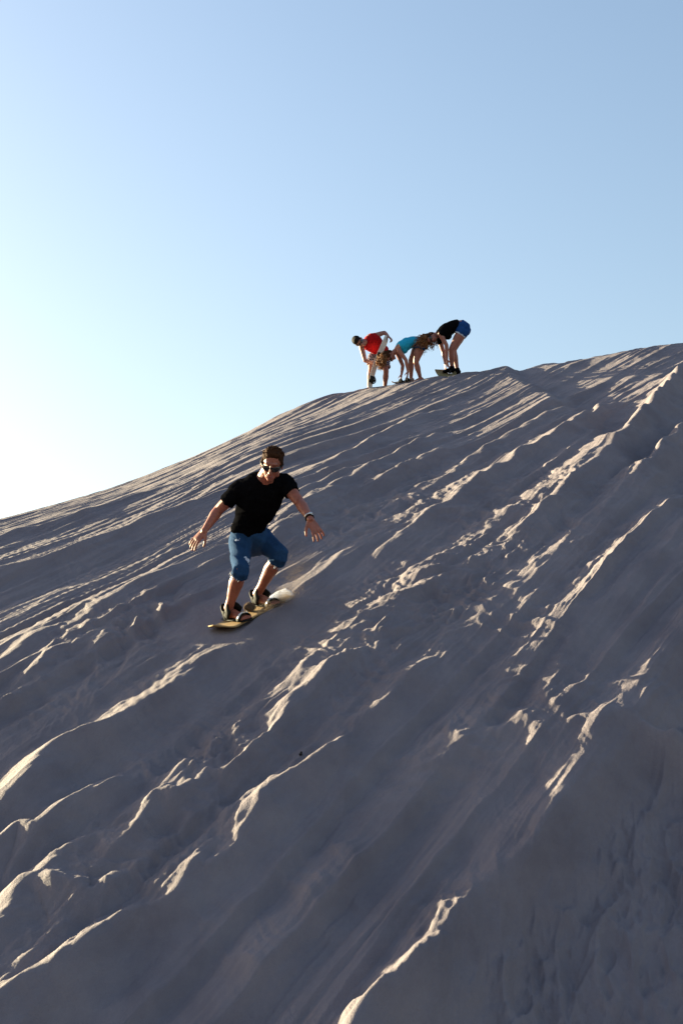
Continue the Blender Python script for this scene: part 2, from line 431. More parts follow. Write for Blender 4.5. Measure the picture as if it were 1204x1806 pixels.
RED_CLOTH = smat('red_cotton', (.28, .003, .006), .85, .1, .15, 40, .2)[0]
CYAN_CLOTH = smat('turquoise_cotton', (.015, .28, .46), .85, .1, .12, 40, .2)[0]
BLACK_PL = smat('black_plastic', (.006, .006, .006), .7, .15, .3, 60, .2)[0]
LENS = smat('dark_lens', (.004, .004, .005), .08, .7)[0]
WHITE_PL = smat('white_plastic', (.62, .62, .64), .5, .4, .08, 30)[0]
HAIR = smat('brown_hair', (.042, .017, .008), .85, .08, .4, 90, .5, trans=.15)[0]
HAIR_DK = smat('dark_hair', (.008, .006, .007), .8, .1, .4, 90, .4)[0]
HAIR_CURL = smat('sunlit_curly_hair', (.27, .125, .05), .5, .3, .7, 25, .5, trans=.45)[0]  # brown hair with golden sunlight put into a brighter base colour
METAL = smat('steel', (.6, .6, .6), .25, .6)[0]; METAL.node_tree.nodes['Principled BSDF'].inputs['Metallic'].default_value = 1
TRIM = smat('pale_denim_cuff', (.42, .46, .55), .9, .1, .15, 120, .3)[0]

def denim(name, base_c=(.016, .046, .108), fray=()):
    m, n, b, c = smat(name, base_c, .95, .05, .18, 10, .25)
    L = n.links
    tc = N(n, 'ShaderNodeTexCoord')
    wv = N(n, 'ShaderNodeTexNoise', Scale=240.0, Detail=2.0); L.new(tc.outputs['Object'], wv.inputs['Vector'])
    r = ramp(n, wv.outputs[0], [(.35, (.75, .75, .78)), (.65, (1.2, 1.2, 1.2))])
    mx = N(n, 'ShaderNodeMixRGB', blend_type='MULTIPLY'); mx.inputs[0].default_value = 1
    L.new(c, mx.inputs[1]); L.new(r, mx.inputs[2]); cur = mx.outputs[0]
    for (pos, rad) in fray:      # torn, frayed spots of bare white thread
        nz = N(n, 'ShaderNodeTexNoise', Scale=45.0, Detail=3.0); L.new(tc.outputs['Object'], nz.inputs['Vector'])
        va = N(n, 'ShaderNodeVectorMath', operation='DISTANCE'); L.new(tc.outputs['Object'], va.inputs[0]); va.inputs[1].default_value = pos
        ad = N(n, 'ShaderNodeMath', operation='MULTIPLY_ADD'); L.new(nz.outputs[0], ad.inputs[0]); ad.inputs[1].default_value = rad*2.2; L.new(va.outputs['Value'], ad.inputs[2])
        cp = N(n, 'ShaderNodeMath', operation='LESS_THAN'); L.new(ad.outputs[0], cp.inputs[0]); cp.inputs[1].default_value = rad*2.0
        mm = N(n, 'ShaderNodeMixRGB'); L.new(cp.outputs[0], mm.inputs[0]); L.new(cur, mm.inputs[1]); mm.inputs[2].default_value = (.42, .46, .55, 1)
        cur = mm.outputs[0]
    L.new(cur, b.inputs['Base Color'])
    return m

class Blob:
    """closed lofts and ellipsoids gathered, then grown into ONE continuous skin"""
    def __init__(s): s.v = []; s.f = []
    def loft(s, rings, seg=16, cap=.55):
        rings = [(Vector(r[0]), r[1], r[2], r[3]) for r in rings]
        n = len(rings)
        frames = []
        for i, (c, a, b, sd_) in enumerate(rings):
            t = (rings[min(i+1, n-1)][0]-rings[max(i-1, 0)][0])
            t = t.normalized() if t.length > 1e-6 else Vector((0, 0, 1))
            if sd_ is None: sd_ = t.orthogonal() if i == 0 else frames[-1][0]
            sv = (Vector(sd_) - t*Vector(sd_).dot(t)).normalized()
            frames.append((sv, t.cross(sv).normalized(), t))
        base_ = len(s.v)
        def ring(c, sv, wv_, a, b):
            for k in range(seg):
                an = 2*math.pi*k/seg
                s.v.append(c + sv*(a*math.cos(an)) + wv_*(b*math.sin(an)))
        (c, a, b, _), (sv, wv_, t) = rings[0], frames[0]; m = min(a, b)*cap
        ring(c - t*m, sv, wv_, a*.55, b*.55); ring(c - t*m*.5, sv, wv_, a*.85, b*.85)
        for (c, a, b, _), (sv, wv_, t) in zip(rings, frames): ring(c, sv, wv_, a, b)
        ring(c + t*(min(a, b)*cap*.5), sv, wv_, a*.85, b*.85); ring(c + t*min(a, b)*cap, sv, wv_, a*.55, b*.55)
        nr_ = n+4
        for i in range(nr_-1):
            for k in range(seg):
                p = base_+i*seg+k; q = base_+i*seg+(k+1) % seg
                s.f.append((p, q, q+seg, p+seg))
        s.f.append(tuple(base_+k for k in reversed(range(seg))))
        s.f.append(tuple(base_+(nr_-1)*seg+k for k in range(seg)))
    def tube(s, pts, seg=12, cap=.8, sub=3, side=None):
        """pts: (Vector, radius) or (Vector, ra, rb); smooth through the points"""
        P_ = [Vector(p[0]) for p in pts]; A_r = [p[1] for p in pts]; B_r = [p[2] if len(p) > 2 else p[1] for p in pts]
        n = len(P_); out = []
        for i in range(n-1):
            p0 = P_[i-1] if i else P_[0]*2-P_[1]; p3 = P_[i+2] if i+2 < n else P_[n-1]*2-P_[n-2]
            for k in range(sub):
                t = k/sub
                c = .5*((2*P_[i])+(-p0+P_[i+1])*t+(2*p0-5*P_[i]+4*P_[i+1]-p3)*t*t+(-p0+3*P_[i]-3*P_[i+1]+p3)*t**3)
                e = t*t*(3-2*t)
                out.append((c, A_r[i]*(1-e)+A_r[i+1]*e, B_r[i]*(1-e)+B_r[i+1]*e, side))
        out.append((P_[-1], A_r[-1], B_r[-1], side))
        s.loft(out, seg, cap)
    def ell(s, c, r, M=None, seg=14, rings=9):
        c = Vector(c); base_ = len(s.v)
        M = M or Matrix.Identity(3)
        s.v.append(c + M @ Vector((0, 0, r[2])))
        for i in range(1, rings):
            ph = math.pi*i/rings
            for k in range(seg):
                an = 2*math.pi*k/seg
                s.v.append(c + M @ Vector((r[0]*math.sin(ph)*math.cos(an), r[1]*math.sin(ph)*math.sin(an), r[2]*math.cos(ph))))
        s.v.append(c + M @ Vector((0, 0, -r[2])))
        for k in range(seg): s.f.append((base_, base_+1+k, base_+1+(k+1) % seg))
        for i in range(rings-2):
            for k in range(seg):
                p = base_+1+i*seg+k; q = base_+1+i*seg+(k+1) % seg
                s.f.append((p, p+seg, q+seg, q))
        e = len(s.v)-1
        for k in range(seg): s.f.append((e, e-seg+(k+1) % seg, e-seg+k))
    def plain(s, name, mat, parent, origin):
        return mesh_obj(name, [v-origin for v in s.v], s.f, mat, parent)
    def skin(s, name, mat, parent, origin, voxel=.006, smooth=4, wrinkle=None, ratio=1.0):
        tmp = mesh_obj('tmp', [v-origin for v in s.v], s.f)
        md = tmp.modifiers.new('r', 'REMESH'); md.mode = 'VOXEL'; md.voxel_size = voxel
        sm = tmp.modifiers.new('s', 'SMOOTH'); sm.factor = .5; sm.iterations = smooth
        if ratio < 1: dc = tmp.modifiers.new('d', 'DECIMATE'); dc.ratio = ratio
        dg = bpy.context.evaluated_depsgraph_get()
        me_ = bpy.data.meshes.new_from_object(tmp.evaluated_get(dg)); me_.name = name
        bpy.data.objects.remove(tmp)
        if wrinkle:
            n = len(me_.vertices); co = np.empty(n*3, np.float32); no = np.empty(n*3, np.float32)
            me_.vertices.foreach_get('co', co); me_.vertices.foreach_get('normal', no)
            co = co.reshape(-1, 3); no = no.reshape(-1, 3)
            co = co + no*wrinkle(co)[:, None]
            me_.vertices.foreach_set('co', co.astype(np.float32).ravel())
        me_.materials.clear(); me_.materials.append(mat)
        me_.polygons.foreach_set('use_smooth', [True]*len(me_.polygons)); me_.update()
        o = bpy.data.objects.new(name, me_); col.objects.link(o); o.parent = parent
        return o
def folds(amp, sc, seed, dirv=(0, 0, 1), st=.35):
    d = np.array(dirv, float); d /= np.linalg.norm(d)
    def f(co):
        al = co@d
        x = co[:, 0]*sc + .6*co[:, 1]*sc; y = al*sc*st + co[:, 2]*sc*.5
        q = noise(x, y, seed); q2 = noise(x*2.3, y*2.3, seed+3)
        return amp*(1-2.2*np.abs(q)) + amp*.45*(1-2*np.abs(q2)) - amp*.4
    return f
def frame(fwd, up):
    y = Vector(fwd).normalized(); x = y.cross(Vector(up)).normalized(); z = x.cross(y)
    return Matrix((x, y, z)).transposed()      # columns: person's right, forward, up
def head(B, c, M, k=1.0):
    T = lambda *p: Vector(c) + M @ (Vector(p)*k)
    s_ = lambda *r: tuple(v*k for v in r)
    B.ell(T(0, -.012, .035), s_(.076, .097, .090), M)
    B.ell(T(0, .030, -.030), s_(.062, .066, .080), M)
    B.ell(T(0, .045, -.075), s_(.045, .048, .040), M)
    B.ell(T(0, .078, -.097), s_(.022, .018, .018), M)
    B.ell(T(0, .072, .030), s_(.050, .022, .016), M)
    for sx in (-1, 1):
        B.ell(T(sx*.036, .064, -.022), s_(.022, .022, .018), M)
        B.ell(T(sx*.079, -.008, -.012), s_(.009, .018, .030), M)
        B.ell(T(sx*.052, .012, -.070), s_(.018, .030, .028), M)
        B.ell(T(sx*.012, .106, -.036), s_(.009, .010, .008), M)
    B.tube([(T(0, .088, .018), .009*k), (T(0, .108, -.012), .010*k), (T(0, .118, -.034), .013*k)], 10)
    B.ell(T(0, .092, -.060), s_(.024, .010, .007), M); B.ell(T(0, .088, -.073), s_(.019, .010, .007), M)
def lips(B, c, M, k=1.0):
    T = lambda *p: Vector(c) + M @ (Vector(p)*k)
    B.tube([(T(-.023, .0925, -.0655), .0035*k), (T(-.008, .1015, -.0625), .0055*k), (T(.008, .1015, -.0625), .0055*k), (T(.023, .0925, -.0655), .0035*k)], 8)
    B.tube([(T(-.018, .094, -.0715), .0035*k), (T(0, .0995, -.0745), .006*k), (T(.018, .094, -.0715), .0035*k)], 8)
def shades(c, M, parent, origin, k=1.0, rnd=False):
    T = lambda *p: Vector(c) + M @ (Vector(p)*k)
    up = M @ Vector((0, 0, 1))
    e = bpy.data.objects.new('sunglasses', None); col.objects.link(e); e.parent = parent
    for sx in (-1, 1):
        b = Blob()
        h = .024 if rnd else .020
        b.tube([(T(sx*.010, .104, .004), h*.55*k, .004*k), (T(sx*.026, .101, .000), h*k, .004*k), (T(sx*.045, .091, .000), h*k, .004*k), (T(sx*.064, .070, .004), h*.7*k, .004*k)], 14, .3, 4, side=up)
        b.plain('lens', LENS, e, origin)
    b = Blob()
    b.tube([(T(-.016, .106, .010), .004*k), (T(0, .111, .011), .004*k), (T(.016, .106, .010), .004*k)], 8)
    b.plain('bridge', BLACK_PL, e, origin)
    for sx in (-1, 1):
        b = Blob(); b.tube([(T(sx*.062, .074, .010), .006*k, .003*k), (T(sx*.078, .035, .010), .005*k, .003*k), (T(sx*.084, -.005, .010), .004*k, .003*k)], 8, side=up)
        b.plain('temple', BLACK_PL, e, origin)
    return e
def hand(B, w, d, back, thumb, k=1.0, curl=.25, spread=.16, curls=None):
    """palm, four unequal bent fingers and a thumb from the side of the palm"""
    y = Vector(d).normalized(); z = (Vector(back) - y*Vector(back).dot(y)).normalized()
    x = y.cross(z).normalized()
    if x.dot(Vector(thumb)) < 0: x = -x
    T = lambda a, b, c: Vector(w) + x*(a*k) + y*(b*k) + z*(c*k)
    B.loft([(T(0, -.02, 0), .027*k, .020*k, x), (T(0, .01, 0), .029*k, .018*k, x), (T(.002, .045, 0), .038*k, .016*k, x), (T(.001, .078, 0), .041*k, .013*k, x), (T(0, .092, 0), .038*k, .011*k, x)], 16, .4)
    ln = [.076, .084, .078, .062]; bx = [.031, .0105, -.0105, -.030]
    for i in range(4):
        an = spread*(1.5-i)/1.5; c_ = (curls[i] if curls else curl*(1+.12*i))
        p = T(bx[i], .088, 0); pts = [(T(bx[i]*.8, .060, 0), .0100*k), (p, .0098*k)]
        ang = c_*.5
        for j, fr in enumerate((.46, .30, .24)):
            dirn = x*(math.sin(an)*math.cos(ang)) + y*(math.cos(an)*math.cos(ang)) - z*math.sin(ang)
            p = p + dirn*(ln[i]*fr*k); pts.append((p, (.0092, .0086, .0074)[j]*k)); ang += c_
        B.tube(pts, 10, .8, 2)
    p = T(.026, .018, -.004); pts = [(T(.012, .005, -.002), .015*k), (p, .0145*k)]
    ang = .75
    for L_, r_ in ((.042, .0118), (.030, .0105), (.024, .0088)):
        dirn = x*math.sin(ang) + y*math.cos(ang) - z*(.25+curl*.3)
        p = p + dirn.normalized()*(L_*k); pts.append((p, r_*k)); ang -= .22
    B.tube(pts, 10, .8, 2)
def person_root(loc, label, group=None):
    e = bpy.data.objects.new('person', None); col.objects.link(e); e.location = loc
    tag(e, label, 'person', group); return e
VIEW = Vector((0, math.cos(PITCH), math.sin(PITCH))); CRIGHT = Vector((1, 0, 0)); CUP = Vector((0, -math.sin(PITCH), math.cos(PITCH)))
def vdir(rx, upv, away): return (CRIGHT*rx + CUP*upv + VIEW*away).normalized()

# ---------------------------------------------------------------- sandboard under the rider
def board_mesh(name, nose, tail, nrm, w0=.125, th=.011, kick=.07, kick_t=.05, n=34, mat=None, parent=None, origin=None, sag=0.0, wtail=None):
    ax = (tail-nose); Lb = ax.length; ax.normalize(); nrm = (nrm - ax*nrm.dot(ax)).normalized(); sdv = ax.cross(nrm)
    vs_, fs_ = [], []
    m = 12
    for i in range(n+1):
        t = i/n; s_ = t*Lb
        e = min(t, 1-t)
        rr_ = .13
        wd = w0*(1-.10*math.sin(math.pi*t))
        if e < rr_: wd *= math.sqrt(max(0, 1-((rr_-e)/rr_)**2))*.97+.03
        h = 0
        if t < .16: h = kick*((.16-t)/.16)**2
        if t > .86: h = kick_t*((t-.86)/.14)**2
        h += sag*math.sin(math.pi*t)
        for j in range(m):
            u = -1+2*j/(m-1)
            vs_.append(nose + ax*s_ + sdv*(u*wd) + nrm*(h+th*.5-.0015*abs(u)**6))
        for j in range(m):
            u = 1-2*j/(m-1)
            vs_.append(nose + ax*s_ + sdv*(u*wd) + nrm*(h-th*.5))
    k = 2*m
    for i in range(n):
        for j in range(k):
            a = i*k+j; b = i*k+(j+1) % k
            fs_.append((a, b, b+k, a+k))
    fs_.append(tuple(reversed(range(k)))); fs_.append(tuple(n*k+j for j in range(k)))
    o = mesh_obj(name, [v-origin for v in vs_], fs_, mat, parent)
    bv = o.modifiers.new('b', 'BEVEL'); bv.width = .003; bv.segments = 2; bv.limit_method = 'ANGLE'
    return o, ax, nrm, sdv
def wood_mat(name, white_from=None, axis=None, origin_pt=None, base_c=((.26, .16, .075), (.38, .25, .12))):
    m, n, b = new_mat(name); L = n.links
    tc = N(n, 'ShaderNodeTexCoord')
    nz = N(n, 'ShaderNodeTexNoise', Scale=9.0, Detail=6.0); mp = N(n, 'ShaderNodeMapping'); mp.inputs['Scale'].default_value = (1, 6, 3)
    L.new(tc.outputs['Object'], mp.inputs[0]); L.new(mp.outputs[0], nz.inputs['Vector'])
    cur = ramp(n, nz.outputs[0], [(.3, base_c[0]), (.7, base_c[1])])
    if white_from is not None:
        dt = N(n, 'ShaderNodeVectorMath', operation='DOT_PRODUCT'); L.new(tc.outputs['Object'], dt.inputs[0]); dt.inputs[1].default_value = axis
        gt = N(n, 'ShaderNodeMath', operation='GREATER_THAN'); L.new(dt.outputs['Value'], gt.inputs[0]); gt.inputs[1].default_value = white_from
        n2 = N(n, 'ShaderNodeTexNoise', Scale=14.0, Detail=5.0); L.new(tc.outputs['Object'], n2.inputs['Vector'])
        wh = ramp(n, n2.outputs[0], [(.40, (.30, .31, .36)), (.55, (.60, .62, .70))])
        mm = N(n, 'ShaderNodeMixRGB'); L.new(gt.outputs[0], mm.inputs[0]); L.new(cur, mm.inputs[1]); L.new(wh, mm.inputs[2]); cur = mm.outputs[0]
    L.new(cur, b.inputs['Base Color']); b.inputs['Roughness'].default_value = .7; b.inputs['Specular IOR Level'].default_value = .2
    return m

gz = lambda x, y: float(terrain(np.array([x]), np.array([y]))[0])
def ghit(px, py, lift=0.0):
    r = ray(px, py); ys = np.linspace(6, 30, 2500); z = terrain(r[0]/r[1]*ys, ys) + lift
    i = np.nonzero(z >= r[2]/r[1]*ys)[0]
    i = i[0] if len(i) else int(np.argmax(z/ys))
    return Vector((r[0]/r[1]*ys[i], ys[i], float(z[i])))
nose = ghit(379, 1114, .03); tail = ghit(506, 1049, .01)
mid = (nose+tail)/2
hh = .3
gN = Vector((-(gz(mid.x+hh, mid.y)-gz(mid.x-hh, mid.y))/(2*hh), -(gz(mid.x, mid.y+hh)-gz(mid.x, mid.y-hh))/(2*hh), 1)).normalized()
bN = (gN + Vector((.0, .15, .03))).normalized()
bd = bpy.data.objects.new('sandboard', None); col.objects.link(bd); bd.location = mid
tag(bd, 'wooden sandboard with white tail and black foot straps ridden down the slope', 'sandboard')
ax0 = (tail-nose).normalized()
BWOOD = wood_mat('worn_board', white_from=.30*(tail-nose).length, axis=tuple(ax0))
deck, bax, bnr, bsd = board_mesh('deck', nose, tail, bN, w0=.125, kick=.05, mat=BWOOD, parent=bd, origin=mid)
if bsd.y > 0: bsd = -bsd       # towards the camera side
D0 = Vector((0, 0, 0)); Lb = (tail-nose).length
def dpt(t, s=0.0, h=0.0): return nose + bax*(t*Lb) + bsd*s + bnr*(h+.007)
def along_for_px(px_, s_=0.0):
    best = min((abs((W0/2+F*dpt(t/200, s_).x/(dpt(t/200, s_).dot(VIEW)))-px_), t/200) for t in range(201)); return best[1]
print('board', Lb, nose, tail, bnr, bsd)
footdir = (bsd*.95 - bax*.20).normalized()
FK = .98
def foot_and_binding(t, heel_s):
    """returns ankle point, foot axis frame; builds the binding on the board"""
    fd = (footdir - bnr*footdir.dot(bnr)).normalized(); sv = fd.cross(bnr)
    heel = dpt(t, heel_s, .0)
    b = Blob()        # base plate
    e = bpy.data.objects.new('binding', None); col.objects.link(e); e.parent = bd
    b.loft([(heel - fd*.03 + bnr*.008, .045, .008, sv), (heel + fd*.10 + bnr*.008, .052, .008, sv), (heel + fd*.25 + bnr*.008, .048, .008, sv)], 16, .5)
    b.plain('base_plate', BLACK_PL, e, mid)
    # heel cup: a U of padded plastic standing behind the heel
    vs_, fs_ = [], []; seg = 18
    for i in range(seg+1):
        an = math.radians(-105 + 210*i/seg)
        back = -math.cos(an); sd_ = math.sin(an)
        lean = .010
        hgt = .115*(.62+.38*math.cos(an)**2 if math.cos(an) > 0 else .62)
        for (r_, h_) in ((.050, 0), (.054, hgt), (.044, hgt), (.038, 0)):
            c_ = heel + fd*(.035 + back*(r_+ (lean if h_ else 0))*1.05) + sv*(sd_*r_) + bnr*(h_+.008)
            vs_.append(c_-mid)
    for i in range(seg):
        for j in range(4):
            a = i*4+j; b2 = i*4+(j+1) % 4
            fs_.append((a, a+4, b2+4, b2))
    fs_.append((0, 1, 2, 3)); fs_.append((seg*4+3, seg*4+2, seg*4+1, seg*4))
    hc = mesh_obj('heel_cup', vs_, fs_, BLACK_PL, e)
    hc.modifiers.new('b', 'BEVEL').width = .004
    # straps over the instep and toes
    def strap(name, c, half, hgt, wid, tilt, mat, th=.007):
        n = 18; vs_, fs_ = [], []
        dirn = (fd*math.cos(tilt) + bnr*math.sin(tilt)).normalized()
        upn = (bnr*math.cos(tilt) - fd*math.sin(tilt)).normalized()
        for i in range(n+1):
            an = math.pi*i/n
            for (dr, dw) in ((0, -1), (th, -1), (th, 1), (0, 1)):
                p = c + sv*((half+dr)*math.cos(an)) + upn*((hgt+dr)*math.sin(an)**.8) + dirn*(dw*wid*(1+.25*math.sin(an)))
                vs_.append(p-mid)
        for i in range(n):
            for j in range(4):
                a = i*4+j; b2 = i*4+(j+1) % 4
                fs_.append((a, b2, b2+4, a+4))
        fs_.append((3, 2, 1, 0)); fs_.append((n*4, n*4+1, n*4+2, n*4+3))
        o = mesh_obj(name, vs_, fs_, mat, e); return o
    strap('ankle_strap', heel + fd*.105 + bnr*.050, .052, .078, .042, .85, BLACK_PL, .010)
    strap('toe_strap', heel + fd*.205 + bnr*.010, .052, .040, .020, .1, BLACK_PL, .008)
    bk = strap('buckle', heel + fd*.205 + bnr*.012, .053, .050, .010, .1, WHITE_PL, .004)
    ankle = heel + fd*.045 + bnr*.095
    return heel, ankle, fd, sv
tR = along_for_px(402, -.10); tL = along_for_px(452, -.10)
print('t', tR, tL)
RF = foot_and_binding(tR, -.10); LF = foot_and_binding(tL, -.10)
b = Blob(); lp = [dpt(tR+.12, .02, .015), dpt((tR+tL)/2, -.05, .02), dpt(tL-.05, -.09, .02)]
b.tube([(p, .003) for p in lp], 6); b.plain('leash', BLACK_PL, bd, mid)

# ---------------------------------------------------------------- the rider
def build_rider():
    root = (RF[1]+LF[1])/2; root = Vector((root.x, root.y, min(RF[0].z, LF[0].z)))
    pr = person_root(root, 'man in black t-shirt, ripped denim shorts and sunglasses riding a sandboard downhill')
    d0 = RF[1].dot(VIEW)                      # camera depth of the front ankle
    q = lambda px, py, dd: P(px, py, d0+dd)
    ankR, ankL = RF[1], LF[1]; dL = ankL.dot(VIEW) - d0
    kneeR = q(424, 1006, -.20); kneeL = q(494, 979, dL-.22)
    hipR = q(424, 951, .17); hipL = q(459, 951, .34)
    pel = q(440, 944, .20); waist = q(443, 918, .14); ch = q(456, 884, -.02); upc = q(463, 860, -.12); neck0 = q(467, 846, -.17)
    shR = q(425, 861, -.10); shL = q(502, 852, -.12)
    elR = q(385, 900, .00); wrR = q(362, 934, -.12)
    elL = q(529, 887, -.24); wrL = q(546, 914, -.44)
    hc = q(479.5, 818, -.30)
    print('lens cm: thighR %.2f thighL %.2f shinR %.2f shinL %.2f uarmR %.2f farmR %.2f uarmL %.2f farmL %.2f torso %.2f shw %.2f head-neck %.2f' % tuple(v.length for v in (kneeR-hipR, kneeL-hipL, kneeR-ankR, kneeL-ankL, elR-shR, wrR-elR, elL-shL, wrL-elL, upc-pel, shR-shL, hc-neck0)))
    latR = (shL-shR).normalized(); latH = (hipL-hipR).normalized()
    B = Blob()
    for (hip, knee, ank, sgn) in ((hipR, kneeR, ankR, 1), (hipL, kneeL, ankL, 1)):
        fwd = (knee-(hip+ank)/2).normalized()
        th = knee-hip; sh = ank-knee
        B.tube([(hip, .078), (hip+th*.35, .070), (hip+th*.75, .055), (knee, .049)], 16)
        B.tube([(knee - sh*.02, .049), (knee+sh*.12-fwd*.004, .050), (knee+sh*.33-fwd*.020, .057), (knee+sh*.55-fwd*.012, .047), (knee+sh*.80, .036), (ank+sh.normalized()*.01, .036)], 16)
    for (heel, ank, fd, sv) in (RF, LF):
        B.loft([(heel-fd*.010+bnr*.038, .028, .026, sv), (heel+fd*.03+bnr*.045, .034, .036, sv), (heel+fd*.09+bnr*.047, .036, .036, sv), (heel+fd*.15+bnr*.036, .042, .024, sv), (heel+fd*.20+bnr*.028, .045, .016, sv), (heel+fd*.225+bnr*.026, .043, .013, sv)], 16)
        B.tube([(ank, .036), (heel+fd*.05+bnr*.055, .036), (heel+fd*.10+bnr*.050, .034)], 12)
        for i in range(5):
            o_ = -.034+.017*i
            B.tube([(heel+fd*.215+sv*o_+bnr*.024, .0105), (heel+fd*(.250-.007*abs(i-.5))+sv*o_*1.05+bnr*.021, .0095)], 8)
    B.loft([(pel-(waist-pel)*.45, .135, .09, latH), (pel, .140, .10, latH), (waist, .122, .085, latH), (ch, .145, .10, latR), (upc, .155, .09, latR), (neck0, .09, .07, latR)], 20)
    for (s_, e_, w_, thv) in ((shR, elR, wrR, 1), (shL, elL, wrL, -1)):
        u_ = e_-s_; f_ = w_-e_
        B.tube([(s_ - u_.normalized()*.01, .058), (s_+u_*.3, .054), (s_+u_*.7, .045), (e_, .040)], 14)
        B.tube([(e_, .040), (e_+f_*.25, .043), (e_+f_*.6, .034), (w_, .026), (w_+f_.normalized()*.02, .026)], 14, side=None)
    B.tube([(neck0-(hc-neck0)*.1, .075), (neck0+(hc-neck0)*.35, .060), (neck0+(hc-neck0)*.75, .056)], 14)
    # hands: palms towards the ground, thumbs towards the body
    hR = vdir(-.62, -.72, -.15); hand(B, wrR+hR*.01, hR, vdir(-.55, .35, -.70), vdir(.9, -.35, -.2), 1.03, .20, .20)
    hL = vdir(.45, -.80, -.30); hand(B, wrL+hL*.01, hL, vdir(.35, .25, -.85), vdir(-.9, -.2, -.2), 1.03, .22, .26)
    M = frame(vdir(-.05, -.42, -.93), vdir(.14, .88, -.40))
    head(B, hc, M, .97)
    B.skin('body', SKIN, pr, root, .0045, 3)
    lb = Blob(); lips(lb, hc, M); lb.plain('lips', LIPS, pr, root)
    shades(hc, M, pr, root, 1.04)
    # hair: short and tousled
    T = lambda *p: Vector(hc) + M @ Vector(p)
    Hb = Blob()
    Hb.ell(T(0, -.020, .050), (.081, .092, .076), M, 20, 12); Hb.ell(T(0, -.045, .01), (.081, .068, .085), M, 20, 12)
    Hb.ell(T(0, .028, .088), (.058, .045, .030), M, 16, 10)
    for sx in (-1, 1): Hb.ell(T(sx*.072, .010, .018), (.012, .018, .034), M)
    rg = np.random.RandomState(3)
    for i in range(120):
        an = rg.uniform(0, 2*math.pi); el = rg.uniform(.2, 1.5)
        n_ = Vector((math.cos(an)*math.cos(el), math.sin(an)*math.cos(el), math.sin(el)))
        p0 = Vector((n_.x*.076, -.020+n_.y*.086, .052+n_.z*.070))
        tip = p0 + n_*rg.uniform(.005, .013) + Vector((rg.uniform(-.01, .01), .010, rg.uniform(-.004, .01)))
        Hb.tube([(T(*p0), .0075), (T(*((p0+tip)/2)), .006), (T(*tip), .0025)], 6)
    Hb.skin('hair', HAIR, pr, root, .004, 1, folds(.0015, 70, 5))
    # t-shirt
    S = Blob()
    hem = q(437, 935, .19)
    S.loft([(hem, .146, .115, latH), (q(440, 924, .16), .142, .110, latH), (waist, .140, .108, latH), (q(451, 900, .06), .156, .115, latR), (ch, .172, .122, latR), (q(461, 868, -.09), .176, .115, latR), (q(463, 856, -.13), .165, .10, latR), (q(465.5, 846, -.16), .120, .085, latR), (q(467, 841, -.18), .075, .066, latR)], 26, .15)
    for (s_, e_, L_) in ((shR, elR, .62), (shL, elL, .50)):
        u_ = e_-s_
        S.tube([(s_ + (upc-s_)*.5, .085), (s_, .071), (s_+u_*.35, .065), (s_+u_*L_, .060)], 18, .06)
    S.skin('t_shirt', BLACK_CLOTH, pr, root, .007, 3, folds(.007, 11, 7, (.3, 0, 1), .5))
    # denim shorts
    Dn = Blob()
    Dn.loft([(q(438, 931, .20), .148, .118, latH), (q(439, 940, .21), .156, .125, latH), (q(441, 952, .20), .160, .125, latH), (q(441, 962, .15), .135, .11, latH)], 24, .25)
    thR = kneeR-hipR; shn = ankR-kneeR
    Dn.tube([(hipR+Vector((0, 0, .02)), .090), (hipR+thR*.35, .084), (hipR+thR*.75, .070), (kneeR, .066), (kneeR+shn*.07, .066), (kneeR+shn*.13, .068)], 20, .02)
    thL = kneeL-hipL; shn = ankL-kneeL
    Dn.tube([(hipL+Vector((0, 0, .02)), .090), (hipL+thL*.35, .084), (hipL+thL*.75, .074), (kneeL, .068), (kneeL+shn*.09, .066), (kneeL+shn*.17, .067)], 20, .02)
    f1 = P(420, 955, (hipR+thR*.1).dot(VIEW)-.10) - root; f2 = P(434, 990, (hipR+thR*.7).dot(VIEW)-.06) - root; f3 = P(484, 984, kneeL.dot(VIEW)-.04) - root
    DM = denim('faded_denim', fray=((tuple(f1), .028), (tuple(f2), .034)))
    Dn.skin('shorts', DM, pr, root, .007, 3, folds(.006, 13, 17, (1, 0, .2), .6))
    # waistband, fly seam, torn threads at the hems
    rg = np.random.RandomState(8)
    Fb = Blob()
    for (kn, an_, r_, t0) in ((kneeR, ankR, .067, .12), (kneeL, ankL, .066, .165)):
        sdir = (an_-kn).normalized(); o1 = sdir.orthogonal().normalized(); o2 = sdir.cross(o1)
        for i in range(46):
            an = rg.uniform(0, 2*math.pi); c_ = kn+(an_-kn)*t0 + (o1*math.cos(an)+o2*math.sin(an))*r_*.98
            Fb.tube([(c_ - sdir*.01, .0022), (c_ + sdir*rg.uniform(.008, .026) + Vector(rg.uniform(-.006, .006, 3)), .0012)], 4, sub=1)
    Fo = Fb.plain('frayed_threads', TRIM, pr, root); Fo['kind'] = 'stuff'
    # bracelet and watch on his left wrist, ring on the right hand
    for (off, r_, mt, nm) in ((.0, .0300, BLACK_PL, 'bracelet'), (-.022, .0295, METAL, 'watch')):
        c_ = wrL + (wrL-elL).normalized()*off; ax_ = (wrL-elL).normalized(); o1 = ax_.orthogonal().normalized(); o2 = ax_.cross(o1)
        Rb = Blob(); pts = [(c_ + (o1*math.cos(a)+o2*math.sin(a))*r_, .0055) for a in np.linspace(0, 2*math.pi, 17)]
        Rb.tube(pts, 8, sub=1)
        if nm == 'watch': Rb.ell(c_ + CUP*.028 + CRIGHT*.012, (.016, .016, .008))
        Rb.plain(nm, mt, pr, root)
    return pr
rider = build_rider()

